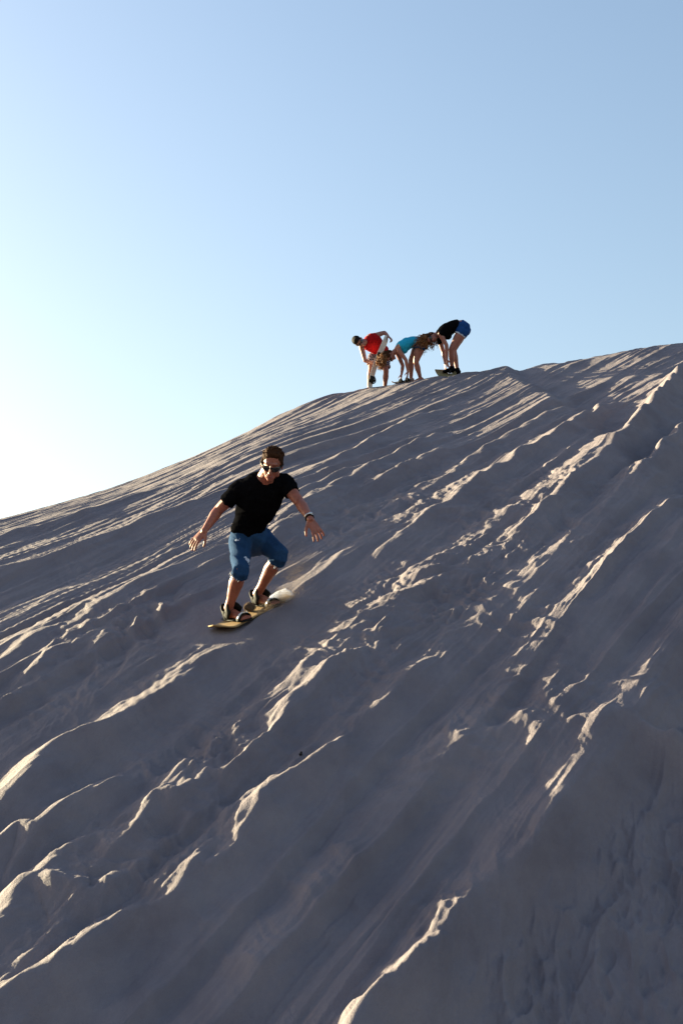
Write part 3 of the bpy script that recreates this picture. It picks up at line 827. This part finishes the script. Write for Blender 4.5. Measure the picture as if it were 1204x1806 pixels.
# ---------------------------------------------------------------- three people on the crest
def crest_at(px, down=0.0):
    """the skyline point of the finished sand at a photograph column"""
    best = None
    for py in (620,):
        a = None
    r0 = ray(px, 650); a = r0[0]/r0[1]
    ys = np.linspace(18, 33, 1500); z = terrain(a*ys, ys)
    i = int(np.argmax(z/ys))
    p = Vector((a*ys[i], ys[i], float(z[i])))
    u = (-p.y*math.sin(PITCH)+p.z*math.cos(PITCH))/p.dot(VIEW)
    return p, p.dot(VIEW), H0/2 - F*u
CR = {px: crest_at(px) for px in (655, 680, 708, 722, 741, 785, 797, 806)}
for k_, v_ in CR.items(): print('crest', k_, [round(c, 2) for c in v_[0]], round(v_[1], 2), round(v_[2]))
D_REF = float(np.median([v[1] for v in CR.values()]))
CR = {k: (v[0], D_REF, v[2]) for k, v in CR.items()}
def pix(d0):
    return lambda px, py, dd=0.0: P(px, py, d0+dd)
def limbs(B, pts, seg=12): B.tube(pts, seg)
def foot(B, ank, dirv, k=1.0, shoe=False):
    d = Vector(dirv).normalized(); sv = d.cross(Vector((0, 0, 1))).normalized(); z = Vector((0, 0, 1))
    g = .012 if shoe else 0
    B.loft([(ank-d*.045-z*.045, (.030+g), .030+g, sv), (ank+d*.0-z*.04, .036+g, .040+g, sv), (ank+d*.08-z*.05, .042+g, .028+g, sv), (ank+d*.15*k-z*.062, .045+g, .018+g, sv), (ank+d*.19*k-z*.066, .035+g, .014+g, sv)], 12)
def curls(parent, origin, mat, c, M, roots, fall, n, ln, seed, amp=.018, r=.007, spread=.10):
    """wavy locks: each starts at the scalp and hangs along 'fall'"""
    rg = np.random.RandomState(seed); b = Blob(); fall = Vector(fall).normalized()
    o1 = fall.orthogonal().normalized(); o2 = fall.cross(o1)
    for i in range(n):
        base_ = Vector(roots[rg.randint(len(roots))]) + Vector(rg.uniform(-.03, .03, 3))
        p0 = Vector(c) + M @ base_
        out = (M @ base_).normalized()
        L_ = ln*rg.uniform(.55, 1.1); ph = rg.uniform(0, 6.28); wl = rg.uniform(.055, .09); am = amp*rg.uniform(.5, 1.2)
        sp = (o1*rg.uniform(-1, 1)+o2*rg.uniform(-1, 1))*spread
        pts = []
        for k in range(12):
            t = k/11
            p = p0 + out*(.03*min(1, t*4)) + fall*(L_*t) + sp*t*(1-.2*t)
            w_ = am*min(1, t*3)
            p = p + o1*(math.cos(ph+L_*t/wl*6.28)*w_) + o2*(math.sin(ph+L_*t/wl*6.28)*w_)
            pts.append((p, r*(1-.6*t)))
        b.tube(pts, 5, sub=1)
    o = b.plain('locks_of_hair', mat, parent, origin); o['kind'] = 'stuff'; return o

# --- man in red
def red_man():
    p0, d0, py0 = CR[680]; d0 += .32; q = pix(d0)
    foot_l = q(650.5, 681, .15); foot_r = q(678.5, 682, .05)
    root = Vector(((foot_l.x+foot_r.x)/2, (foot_l.y+foot_r.y)/2, gz((foot_l.x+foot_r.x)/2, (foot_l.y+foot_r.y)/2)))
    pr = person_root(root, 'man in red sleeveless shirt and plaid shorts holding a white board upright')
    B = Blob()
    hipl = q(658, 629, .18); hipr = q(676, 629, .10)
    lat = (hipr-hipl).normalized()
    neck = q(646, 603, -.22); chs = q(655, 603, -.12); wst = q(667, 615, .08)
    shl = q(637, 611, -.20); shr = q(662, 592, -.14)
    slat = (shr-shl).normalized()
    # the two legs
    for hp, kn, an in ((hipl, q(653.5, 650, .02), foot_l), (hipr, q(680.5, 655, -.08), foot_r)):
        t_ = kn-hp; s_ = an-kn
        B.tube([(hp, .082), (hp+t_*.5, .074), (kn, .052)], 12)
        B.tube([(kn, .052), (kn+s_*.15, .050), (kn+s_*.35, .056), (kn+s_*.7, .042), (an, .034)], 12)
        foot(B, an, vdir(.1, -.2, -.9))
    B.loft([(q(668, 630, .14), .14, .10, lat), (wst, .135, .10, lat), (chs, .155, .11, slat), (q(648, 602, -.18), .15, .09, slat)], 18)
    # arms
    el = q(643.5, 636, -.26); wr = q(655.5, 639.5, -.24)
    B.tube([(shl, .052), ((shl+el)/2, .046), (el, .037)], 12); B.tube([(el, .037), (el+(wr-el)*.35, .038), (wr, .026)], 12)
    hand(B, wr, vdir(.95, .05, -.2), vdir(-.1, .6, -.7), vdir(.1, .8, .3), 1.0, .55, .15)
    el2 = q(677.5, 586.5, -.02); wr2 = q(683.8, 592.5, -.16)
    B.tube([(shr, .054), ((shr+el2)/2, .048), (el2, .037)], 12); B.tube([(el2, .037), (el2+(wr2-el2)*.4, .036), (wr2, .026)], 12)
    hand(B, wr2, vdir(.55, -.6, -.35), vdir(.5, .7, -.3), vdir(-.7, .1, -.5), 1.0, .75, .12)
    hc = q(632.5, 602.5, -.34)
    B.tube([(neck+(neck-hc)*.2, .070), (neck, .058), ((neck+hc)/2, .054)], 12)
    M = frame(vdir(.34, -.36, -.87), vdir(-.80, .42, -.35))
    head(B, hc, M, 1.0); B.skin('body', SKIN_F, pr, root, .008, 2)
    shades(hc, M, pr, root, 1.05)
    T = lambda *p: Vector(hc) + M @ Vector(p)
    H = Blob(); H.ell(T(0, -.016, .050), (.083, .100, .084), M, 18, 12); H.ell(T(0, -.045, .0), (.080, .068, .085), M, 16, 10); H.ell(T(0, .035, .095), (.056, .042, .030), M)
    H.skin('hair', HAIR_DK, pr, root, .007, 1, folds(.003, 50, 6))
    S = Blob()
    S.loft([(q(670.5, 621, .12), .178, .125, lat), (wst, .165, .122, lat), (q(661, 608, -.02), .172, .130, slat), (chs, .182, .132, slat), (q(649, 603, -.19), .165, .105, slat), (q(645, 603, -.23), .085, .075, slat)], 22, .3)
    S.ell(shl+(shr-shl)*.10, (.062, .06, .062)); S.ell(shr+(shl-shr)*.12, (.062, .06, .062))
    S.skin('tank_top', RED_CLOTH, pr, root, .010, 2, folds(.008, 10, 31, (1, 0, .6), .5))
    # plaid shorts
    m, n, b, _ = smat('plaid_cotton', (.30, .26, .30), .9, .1); L = n.links
    tc = N(n, 'ShaderNodeTexCoord'); cur = None
    w1 = N(n, 'ShaderNodeTexWave', Scale=9.0, Distortion=.3); w1.bands_direction = 'X'; w2 = N(n, 'ShaderNodeTexWave', Scale=8.0, Distortion=.3); w2.bands_direction = 'Z'
    w3 = N(n, 'ShaderNodeTexWave', Scale=23.0, Distortion=.2); w3.bands_direction = 'X'
    for w_ in (w1, w2, w3): L.new(tc.outputs['Object'], w_.inputs['Vector'])
    c1 = ramp(n, w1.outputs[1], [(.30, (.05, .035, .06)), (.5, (.42, .38, .42))]); c2 = ramp(n, w2.outputs[1], [(.35, (.12, .07, .10)), (.55, (1, 1, 1))]); c3 = ramp(n, w3.outputs[1], [(.2, (.45, .4, .5)), (.5, (1, 1, 1))])
    m1 = N(n, 'ShaderNodeMixRGB', blend_type='MULTIPLY'); m1.inputs[0].default_value = 1; L.new(c1, m1.inputs[1]); L.new(c2, m1.inputs[2])
    m2 = N(n, 'ShaderNodeMixRGB', blend_type='MULTIPLY'); m2.inputs[0].default_value = 1; L.new(m1.outputs[0], m2.inputs[1]); L.new(c3, m2.inputs[2]); L.new(m2.outputs[0], b.inputs['Base Color'])
    D = Blob()
    D.loft([(q(669, 620, .13), .160, .12, lat), (q(668, 626, .14), .168, .125, lat), (q(667.5, 633, .13), .150, .11, lat)], 20, .2)
    D.tube([(hipl, .098), (q(656, 636, .10), .096), (q(655, 643.5, .06), .094)], 16, .05); D.tube([(hipr, .098), (q(678, 638, .03), .096), (q(679.5, 648.5, -.04), .094)], 16, .05)
    D.skin('shorts', m, pr, root, .010, 2, folds(.006, 12, 41))
    return root
rroot = red_man()
# his board: white, standing on its tail, its tip in his hand
def upright_board():
    p0, d0, _ = CR[655]
    q = pix(d0)
    bot = q(649.5, 690, -.05); top = q(684, 592, .10+ (CR[680][1]-d0))
    e = bpy.data.objects.new('sandboard', None); col.objects.link(e); e.location = bot
    tag(e, 'white sandboard with black bindings held upright by the man in red', 'sandboard')
    wm = smat('cream_board', (.52, .49, .45), .5, .4, .15, 9)[0]
    nrm = vdir(.90, .28, -.32)
    o, ax_, nr_, sv_ = board_mesh('deck', bot, top, nrm, w0=.095, kick=.05, kick_t=-.03, th=.014, mat=wm, parent=e, origin=bot, sag=-.045)
    L_ = (top-bot).length
    for t in (.20, .62):
        c = bot + ax_*(t*L_) - nr_*.045*math.sin(math.pi*t) + nr_*.008
        bn = bpy.data.objects.new('binding', None); col.objects.link(bn); bn.parent = e
        B = Blob(); B.loft([(c-sv_*.10+nr_*.006, .05, .007, ax_), (c+nr_*.006, .055, .007, ax_), (c+sv_*.09+nr_*.006, .05, .007, ax_)], 12, .4); B.plain('base_plate', BLACK_PL, bn, bot)
        B = Blob()
        pts = [(c + ax_*(.055*math.cos(a)) - sv_*.055 + nr_*(.10*math.sin(a)+.004), .024, .007) for a in np.linspace(0, math.pi, 9)]
        B.tube(pts, 10, .3, 2, side=sv_); B.plain('ankle_strap', BLACK_PL, bn, bot)
        B = Blob()
        pts = [(c + ax_*(.052*math.cos(a)) + sv_*.055 + nr_*(.055*math.sin(a)+.004), .018, .006) for a in np.linspace(0, math.pi, 9)]
        B.tube(pts, 10, .3, 2, side=sv_); B.plain('toe_strap', BLACK_PL if t < .5 else WHITE_PL, bn, bot)
        B = Blob()
        pts = [(c + ax_*(.05*math.cos(a)) - sv_*(.07+.035*math.sin(a)) + nr_*.055, .050, .006) for a in np.linspace(0, math.pi, 9)]
        B.tube(pts, 10, .3, 2, side=nr_); B.plain('heel_cup', BLACK_PL, bn, bot)
upright_board()

# --- woman in turquoise
def cyan_woman():
    p0, d0, py0 = CR[722]; q = pix(d0-.15)
    f1 = q(741, 667, .0); f2 = q(724.5, 668, .18)
    root = Vector(((f1.x+f2.x)/2, (f1.y+f2.y)/2, gz((f1.x+f2.x)/2, (f1.y+f2.y)/2)))
    pr = person_root(root, 'woman in turquoise top bending down to a board, brown curls hanging over her face')
    B = Blob(); dep = VIEW
    for hp, kn, an, dd in ((q(741, 611, -.08), q(733, 638, -.08), f1, 0), (q(737, 612, .12), q(724.5, 635, .16), f2, 0)):
        t_ = kn-hp; s_ = an-kn
        B.tube([(hp, .098), (hp+t_*.35, .086), (hp+t_*.75, .062), (kn, .052)], 14)
        B.tube([(kn, .052), (kn+s_*.15, .050), (kn+s_*.38, .054), (kn+s_*.7, .039), (an, .031)], 12)
        foot(B, an+Vector((0, 0, .02)), vdir(-.8, -.2, -.3), .95)
    B.loft([(q(744, 608, .02), .145, .10, dep), (q(738, 605, .02), .150, .105, dep), (q(727, 603.5, .02), .125, .088, dep), (q(715, 607, .0), .145, .10, dep), (q(705, 612.5, .0), .15, .09, dep), (q(699.5, 617.5, .0), .09, .06, dep)], 18)
    sh1 = q(703, 618, -.15); e1 = q(715.5, 635, -.18); w1 = q(719, 655, -.16)
    sh2 = q(700, 622, .15); e2 = q(710, 645, .16); w2 = q(707.8, 660, .12)
    for s_, e_, w_ in ((sh1, e1, w1), (sh2, e2, w2)):
        B.tube([(s_, .048), ((s_+e_)/2, .040), (e_, .034)], 12); B.tube([(e_, .034), (e_+(w_-e_)*.3, .034), (w_, .023)], 12)
        hand(B, w_, vdir(-.12, -.99, 0), vdir(.9, 0, -.3), vdir(-.3, -.1, -.9), .92, .3, .15)
    hc = q(685.5, 628, .0)
    neck = q(698, 619, 0)
    B.tube([(neck, .055), ((neck+hc)/2, .048), (hc+(neck-hc)*.3, .046)], 12)
    M = frame(vdir(.30, -.88, -.36), vdir(-.86, -.36, -.30))
    head(B, hc, M, .95); B.skin('body', SKIN_F, pr, root, .008, 2)
    shades(hc, M, pr, root, 1.0)
    T = lambda *p: Vector(hc) + M @ Vector(p)
    H = Blob(); H.ell(T(0, -.022, .045), (.084, .094, .084), M, 18, 12); H.ell(T(0, -.050, -.01), (.080, .062, .085), M, 16, 10)
    for sx in (-1, 1): H.ell(T(sx*.062, .015, .04), (.028, .045, .05), M)
    hr = H.skin('hair', HAIR, pr, root, .008, 1, folds(.006, 30, 8))
    curls(pr, root, HAIR_CURL, hc, M, [(0, .0, .11), (.05, .02, .09), (-.05, .02, .09), (0, .05, .09), (.04, -.05, .10), (-.04, -.05, .09), (0, -.03, .12)], vdir(-.30, -.93, -.15), 170, .17, 5, .016, .0095, .05)
    S = Blob()
    S.loft([(q(736.5, 604, .02), .150, .108, dep), (q(727, 603, .02), .140, .100, dep), (q(716, 607, .0), .160, .118, dep), (q(707.5, 611.5, .0), .165, .105, dep), (q(701.5, 614.5, .0), .12, .075, dep)], 22, .3)
    S.ell(q(711, 617, -.04), (.085, .085, .07)); S.ell(q(711, 617, .06), (.085, .085, .07))
    S.skin('top', CYAN_CLOTH, pr, root, .010, 2, folds(.006, 11, 51, (1, 0, 0), .5))
    D = Blob()
    D.loft([(q(733.5, 604.5, .02), .150, .108, dep), (q(739, 605, .02), .165, .118, dep), (q(744, 608, .02), .162, .112, dep), (q(746, 611, .02), .12, .08, dep)], 20, .5)
    D.tube([(q(741, 610, -.08), .106), (q(739, 616, -.08), .100)], 14, .1); D.tube([(q(737, 611, .12), .106), (q(733, 617, .13), .098)], 14, .1)
    D.skin('shorts', denim('blue_denim', (.014, .035, .085)), pr, root, .010, 2, folds(.005, 14, 61))
    return root
cyan_woman()
def low_board(px0, py0, px1, py1, dd, colr, label, w0=.13, key=722, nr=None, kick=.05):
    d0 = CR[key][1]+dd; a = P(px0, py0, d0); b_ = P(px1, py1, d0+.10)
    e = bpy.data.objects.new('sandboard', None); col.objects.link(e); e.location = (a+b_)/2
    tag(e, label, 'sandboard')
    wm = wood_mat('board_wood', base_c=colr)
    return board_mesh('deck', a, b_, nr or vdir(-.1, .93, -.25), w0=w0, kick=kick, kick_t=kick, mat=wm, parent=e, origin=(a+b_)/2), e, (a+b_)/2
(o_, ax_, nr_, sv_), e_, c_ = low_board(692, 677, 727, 671, -.20, ((.10, .075, .06), (.17, .13, .10)), 'brown sandboard lying under the hands of the woman in turquoise', .13, 708, kick=.045)
for t in (.45, .8):
    bn = bpy.data.objects.new('binding', None); col.objects.link(bn); bn.parent = e_
    c = P(692, 677, CR[708][1]-.20) + ax_*(t*(.36)) + nr_*.012
    B = Blob(); B.tube([(c + sv_*(.06*math.cos(a)) + nr_*(.05*math.sin(a)), .022, .006) for a in np.linspace(0, math.pi, 9)], 10, .3, 2, side=ax_); B.plain('strap', BLACK_PL, bn, c_)
    B = Blob(); B.loft([(c-sv_*.07, .05, .006, ax_), (c+sv_*.07, .05, .006, ax_)], 12, .3); B.plain('base_plate', BLACK_PL, bn, c_)

# --- woman in black
def black_woman():
    p0, d0, py0 = CR[797]; d0 -= .25; q = pix(d0)
    a1 = q(796.5, 648, .0); a2 = q(806, 652, .12)
    root = Vector(((a1.x+a2.x)/2, (a1.y+a2.y)/2, gz((a1.x+a2.x)/2, (a1.y+a2.y)/2)))
    pr = person_root(root, 'woman in black t-shirt and cuffed blue denim shorts bending over the olive board')
    B = Blob(); dep = VIEW
    h1 = q(815, 584, -.08); k1 = q(795.5, 616, -.10); h2 = q(814, 586, .12); k2 = q(799.5, 617, .14)
    for hp, kn, an in ((h1, k1, a1), (h2, k2, a2)):
        t_ = kn-hp; s_ = an-kn
        B.tube([(hp, .100), (hp+t_*.35, .092), (hp+t_*.75, .066), (kn, .054)], 14)
        B.tube([(kn, .054), (kn+s_*.15, .052), (kn+s_*.38, .056), (kn+s_*.7, .042), (an, .032)], 12)
    B.loft([(q(817, 579, .02), .145, .10, dep), (q(811, 574, .02), .15, .10, dep), (q(800, 575, .02), .122, .09, dep), (q(787, 582, .0), .145, .10, dep), (q(778, 587, .0), .15, .09, dep), (q(773, 589.5, .0), .09, .06, dep)], 18)
    s1 = q(776, 589, -.17); e1 = q(787, 609, -.19); w1 = q(787.5, 634, -.16)
    s2 = q(775, 600, .12); e2 = q(781, 620.5, .12); w2 = q(784, 638, .02)
    for s_, e_, w_ in ((s1, e1, w1), (s2, e2, w2)):
        B.tube([(s_, .050), ((s_+e_)/2, .043), (e_, .037)], 12); B.tube([(e_, .037), (e_+(w_-e_)*.3, .036), (w_, .024)], 12)
    hand(B, w1, vdir(.10, -.98, .1), vdir(-.8, 0, -.4), vdir(.6, -.1, -.8), .95, .3, .15)
    hand(B, w2, vdir(.02, -.98, -.1), vdir(-.9, 0, -.3), vdir(.3, -.1, -.9), .95, .25, .15)
    hc = q(758.5, 596, -.02); neck = q(770, 590.5, 0)
    B.tube([(neck, .056), ((neck+hc)/2, .048), (hc+(neck-hc)*.3, .046)], 12)
    M = frame(vdir(.10, -.52, -.85), vdir(-.90, -.22, .10))
    head(B, hc, M, .96); B.skin('body', SKIN_F, pr, root, .008, 2)
    shades(hc, M, pr, root, 1.05, rnd=True)
    T = lambda *p: Vector(hc) + M @ Vector(p)
    H = Blob(); H.ell(T(0, -.022, .045), (.086, .094, .086), M, 18, 12); H.ell(T(0, -.050, -.02), (.084, .062, .095), M, 16, 10)
    for sx in (-1, 1): H.ell(T(sx*.066, .010, .03), (.026, .04, .06), M)
    H.skin('hair', HAIR, pr, root, .008, 1, folds(.006, 30, 9))
    curls(pr, root, HAIR_CURL, hc, M, [(0, .0, .11), (.06, .02, .07), (-.06, .02, .07), (0, .05, .09), (.04, -.05, .10), (-.04, -.05, .09), (0, -.03, .12), (.07, 0, .03)], vdir(-.62, -.72, -.15), 130, .20, 9, .016, .0085, .08)
    curls(pr, root, HAIR_CURL, hc, M, [(.07, .01, .0), (.07, .0, -.03), (.06, -.02, -.06)], vdir(-.1, -.98, -.1), 26, .12, 19, .012, .007, .05)
    S = Blob()
    S.loft([(q(808, 572.5, .02), .142, .098, dep), (q(800, 575, .02), .146, .106, dep), (q(788, 582, .0), .162, .130, dep), (q(780, 586, .0), .165, .112, dep), (q(774.5, 588.5, .0), .13, .085, dep), (q(771.5, 590, 0), .075, .06, dep)], 22, .25)
    S.ell(q(788, 592, -.04), (.085, .085, .075)); S.ell(q(788, 592, .07), (.085, .085, .075))
    S.tube([(s1+Vector((.03, 0, .01)), .068), (s1+(e1-s1)*.12, .060)], 14, .3); S.tube([(q(778, 592, .08), .075), (s2, .066), (s2+(e2-s2)*.30, .060)], 14, .1)
    S.skin('t_shirt', BLACK_CLOTH, pr, root, .010, 2, folds(.006, 11, 71, (1, 0, 0), .5))
    D = Blob()
    D.loft([(q(806, 574, .02), .132, .085, dep), (q(811, 575, .02), .172, .122, dep), (q(816.5, 579, .02), .190, .135, dep), (q(818, 585, .02), .180, .125, dep)], 20, .6)
    for hp, kn in ((h1, k1), (h2, k2)): D.tube([(hp+(hp-kn)*.12, .112), (hp, .120), (hp+(kn-hp)*.10, .118), (hp+(kn-hp)*.20, .110)], 16, .05)
    sh = D.skin('shorts', denim('bright_blue_denim', (.010, .046, .16)), pr, root, .010, 2, folds(.005, 14, 81))
    for hp, kn in ((h1, k1), (h2, k2)):
        C = Blob(); c0 = hp+(kn-hp)*.20
        C.tube([(c0-(kn-hp).normalized()*.014, .108), (c0+(kn-hp).normalized()*.016, .107)], 18, .05, 2); C.skin('cuff', TRIM, pr, root, .010, 1, folds(.003, 30, 83))
    for an in (a1, a2):
        K = Blob(); foot(K, an, vdir(-.75, -.1, -.55), 1.0, True); K.tube([(an-Vector((0, 0, .03)), .050), (an+Vector((0, 0, .025)), .044)], 12, .2)
        K.skin('shoe', BLACK_CLOTH, pr, root, .008, 2)
    return root
black_woman()
(o_, ax_, nr_, sv_), e_, c_ = low_board(767.5, 658.5, 803, 658.5, -.37, ((.12, .10, .055), (.21, .175, .09)), 'olive sandboard lying on the ridge below the hands of the woman in black', .14, 785, nr=vdir(-.05, .76, -.60), kick=.03)
for t in (.58,):
    bn = bpy.data.objects.new('binding', None); col.objects.link(bn); bn.parent = e_
    c = P(791, 657, CR[785][1]-.30) + nr_*.015
    B = Blob(); B.tube([(c + sv_*(.06*math.cos(a)) + nr_*(.05*math.sin(a)), .020, .006) for a in np.linspace(0, math.pi, 9)], 10, .3, 2, side=ax_); B.plain('strap', BLACK_PL, bn, c_)
    B = Blob(); B.loft([(c-sv_*.07, .04, .006, ax_), (c+sv_*.07, .04, .006, ax_)], 12, .3); B.plain('base_plate', WHITE_PL, bn, c_)

# ---------------------------------------------------------------- flying sand at the board
def grains(name, centers, sizes, label, cat, mat):
    n = len(centers); rg = np.random.RandomState(5)
    tet = np.array([(1, 1, 1), (1, -1, -1), (-1, 1, -1), (-1, -1, 1)], float)*.6
    org = centers.mean(0)
    A = rg.normal(size=(n, 3, 3)); A, _ = np.linalg.qr(A)
    V_ = np.einsum('kj,nij->nki', tet, A)*sizes[:, None, None] + (centers-org)[:, None, :]
    f = np.array([(0, 1, 2), (0, 3, 1), (0, 2, 3), (1, 3, 2)])
    Q_ = (np.arange(n)[:, None, None]*4 + f[None]).reshape(-1, 3)
    me_ = np_mesh(name, V_.reshape(-1, 3), Q_); me_.materials.append(mat)
    o = bpy.data.objects.new(name, me_); col.objects.link(o); o.location = org
    tag(o, label, cat, kind='stuff'); return o
GR = smat('flying_sand', (.42, .34, .26), .9, .1, .2, 20, trans=.5)[0]
rg = np.random.RandomState(21)
C_ = []; S_ = []
up_ = np.array(bnr); axn = np.array(bax); sdn = np.array(bsd); n0 = np.array(nose)
# dense curl thrown off the edge nearest the camera
n = 6500
t = rg.beta(3.0, 2.0, n)*.52+.40; k = rg.exponential(.40, n)
c = n0 + axn*((t*Lb)[:, None]) + sdn*((.095+.075*k+rg.normal(0, .010, n))[:, None]) + up_*((.008+rg.gamma(1.5, .012, n)*(.5+1.2*t))[:, None])
C_.append(c); S_.append(rg.uniform(.0012, .0026, n))
# looser spray trailing up the slope
n = 1400
t = rg.beta(2, 2.4, n)*.7+.55; k = rg.exponential(.5, n)
c = n0 + axn*((t*Lb)[:, None]) + sdn*((.05+.13*rg.normal(0, .8, n))[:, None]) + up_*(rg.gamma(1.3, .035, n)[:, None])
C_.append(c); S_.append(rg.uniform(.0010, .0022, n))
# faint dust drifting off behind the rider
n = 3500
pc = np.array(P(532, 985, tail.dot(VIEW)+.05)); pd = np.array(P(515, 1040, tail.dot(VIEW)))
t = rg.rand(n)
c = pd + (pc-pd)*(.25+.75*t[:, None]) + rg.normal(0, 1, (n, 3))*np.array([.08, .12, .06])*(.4+t[:, None])
C_.append(c); S_.append(rg.uniform(.0008, .0018, n))
grains('sand_spray', np.concatenate(C_), np.concatenate(S_), 'spray of sand thrown up along the edge of the moving sandboard', 'sand spray', GR)
# clod of sand kicked up between the feet
cl = P(440, 1071, (RF[1].dot(VIEW)+LF[1].dot(VIEW))/2)
v = rg.normal(0, 1, (9000, 3)); v /= np.linalg.norm(v, axis=1)[:, None]
rad = rg.rand(9000)**.45*(.038+.014*noise(v[:, 0]*2, v[:, 1]*2+v[:, 2], 3))
cc = np.array(cl) + v*rad[:, None]*np.array([1.15, 1, .9])
GD = smat('brown_sand', (.17, .125, .095), .95, .05, .3, 60)[0]  # darker and browner than the spray grains
grains('sand_clod', cc, rg.uniform(.0016, .0035, 9000), 'crumbling brown clod of sand in the air between the riders feet', 'sand clod', GD)
# a dark pebble on the smooth sand low on the face
pb = ghit(530, 1333); B = Blob()
B.ell((pb.x, pb.y, pb.z+.008), (.011, .009, .008), None, 10, 7); B.ell((pb.x+.004, pb.y+.002, pb.z+.018), (.006, .006, .008), None, 10, 7)
st_ = B.skin('pebble', smat('dark_stone', (.015, .014, .014), .8, .2, .3, 80)[0], None, Vector((pb.x, pb.y, pb.z)), .002, 1, folds(.0012, 120, 91))
st_.location = pb
tag(st_, 'tiny black pebble lying alone on smooth sand low on the dune face', 'pebble')
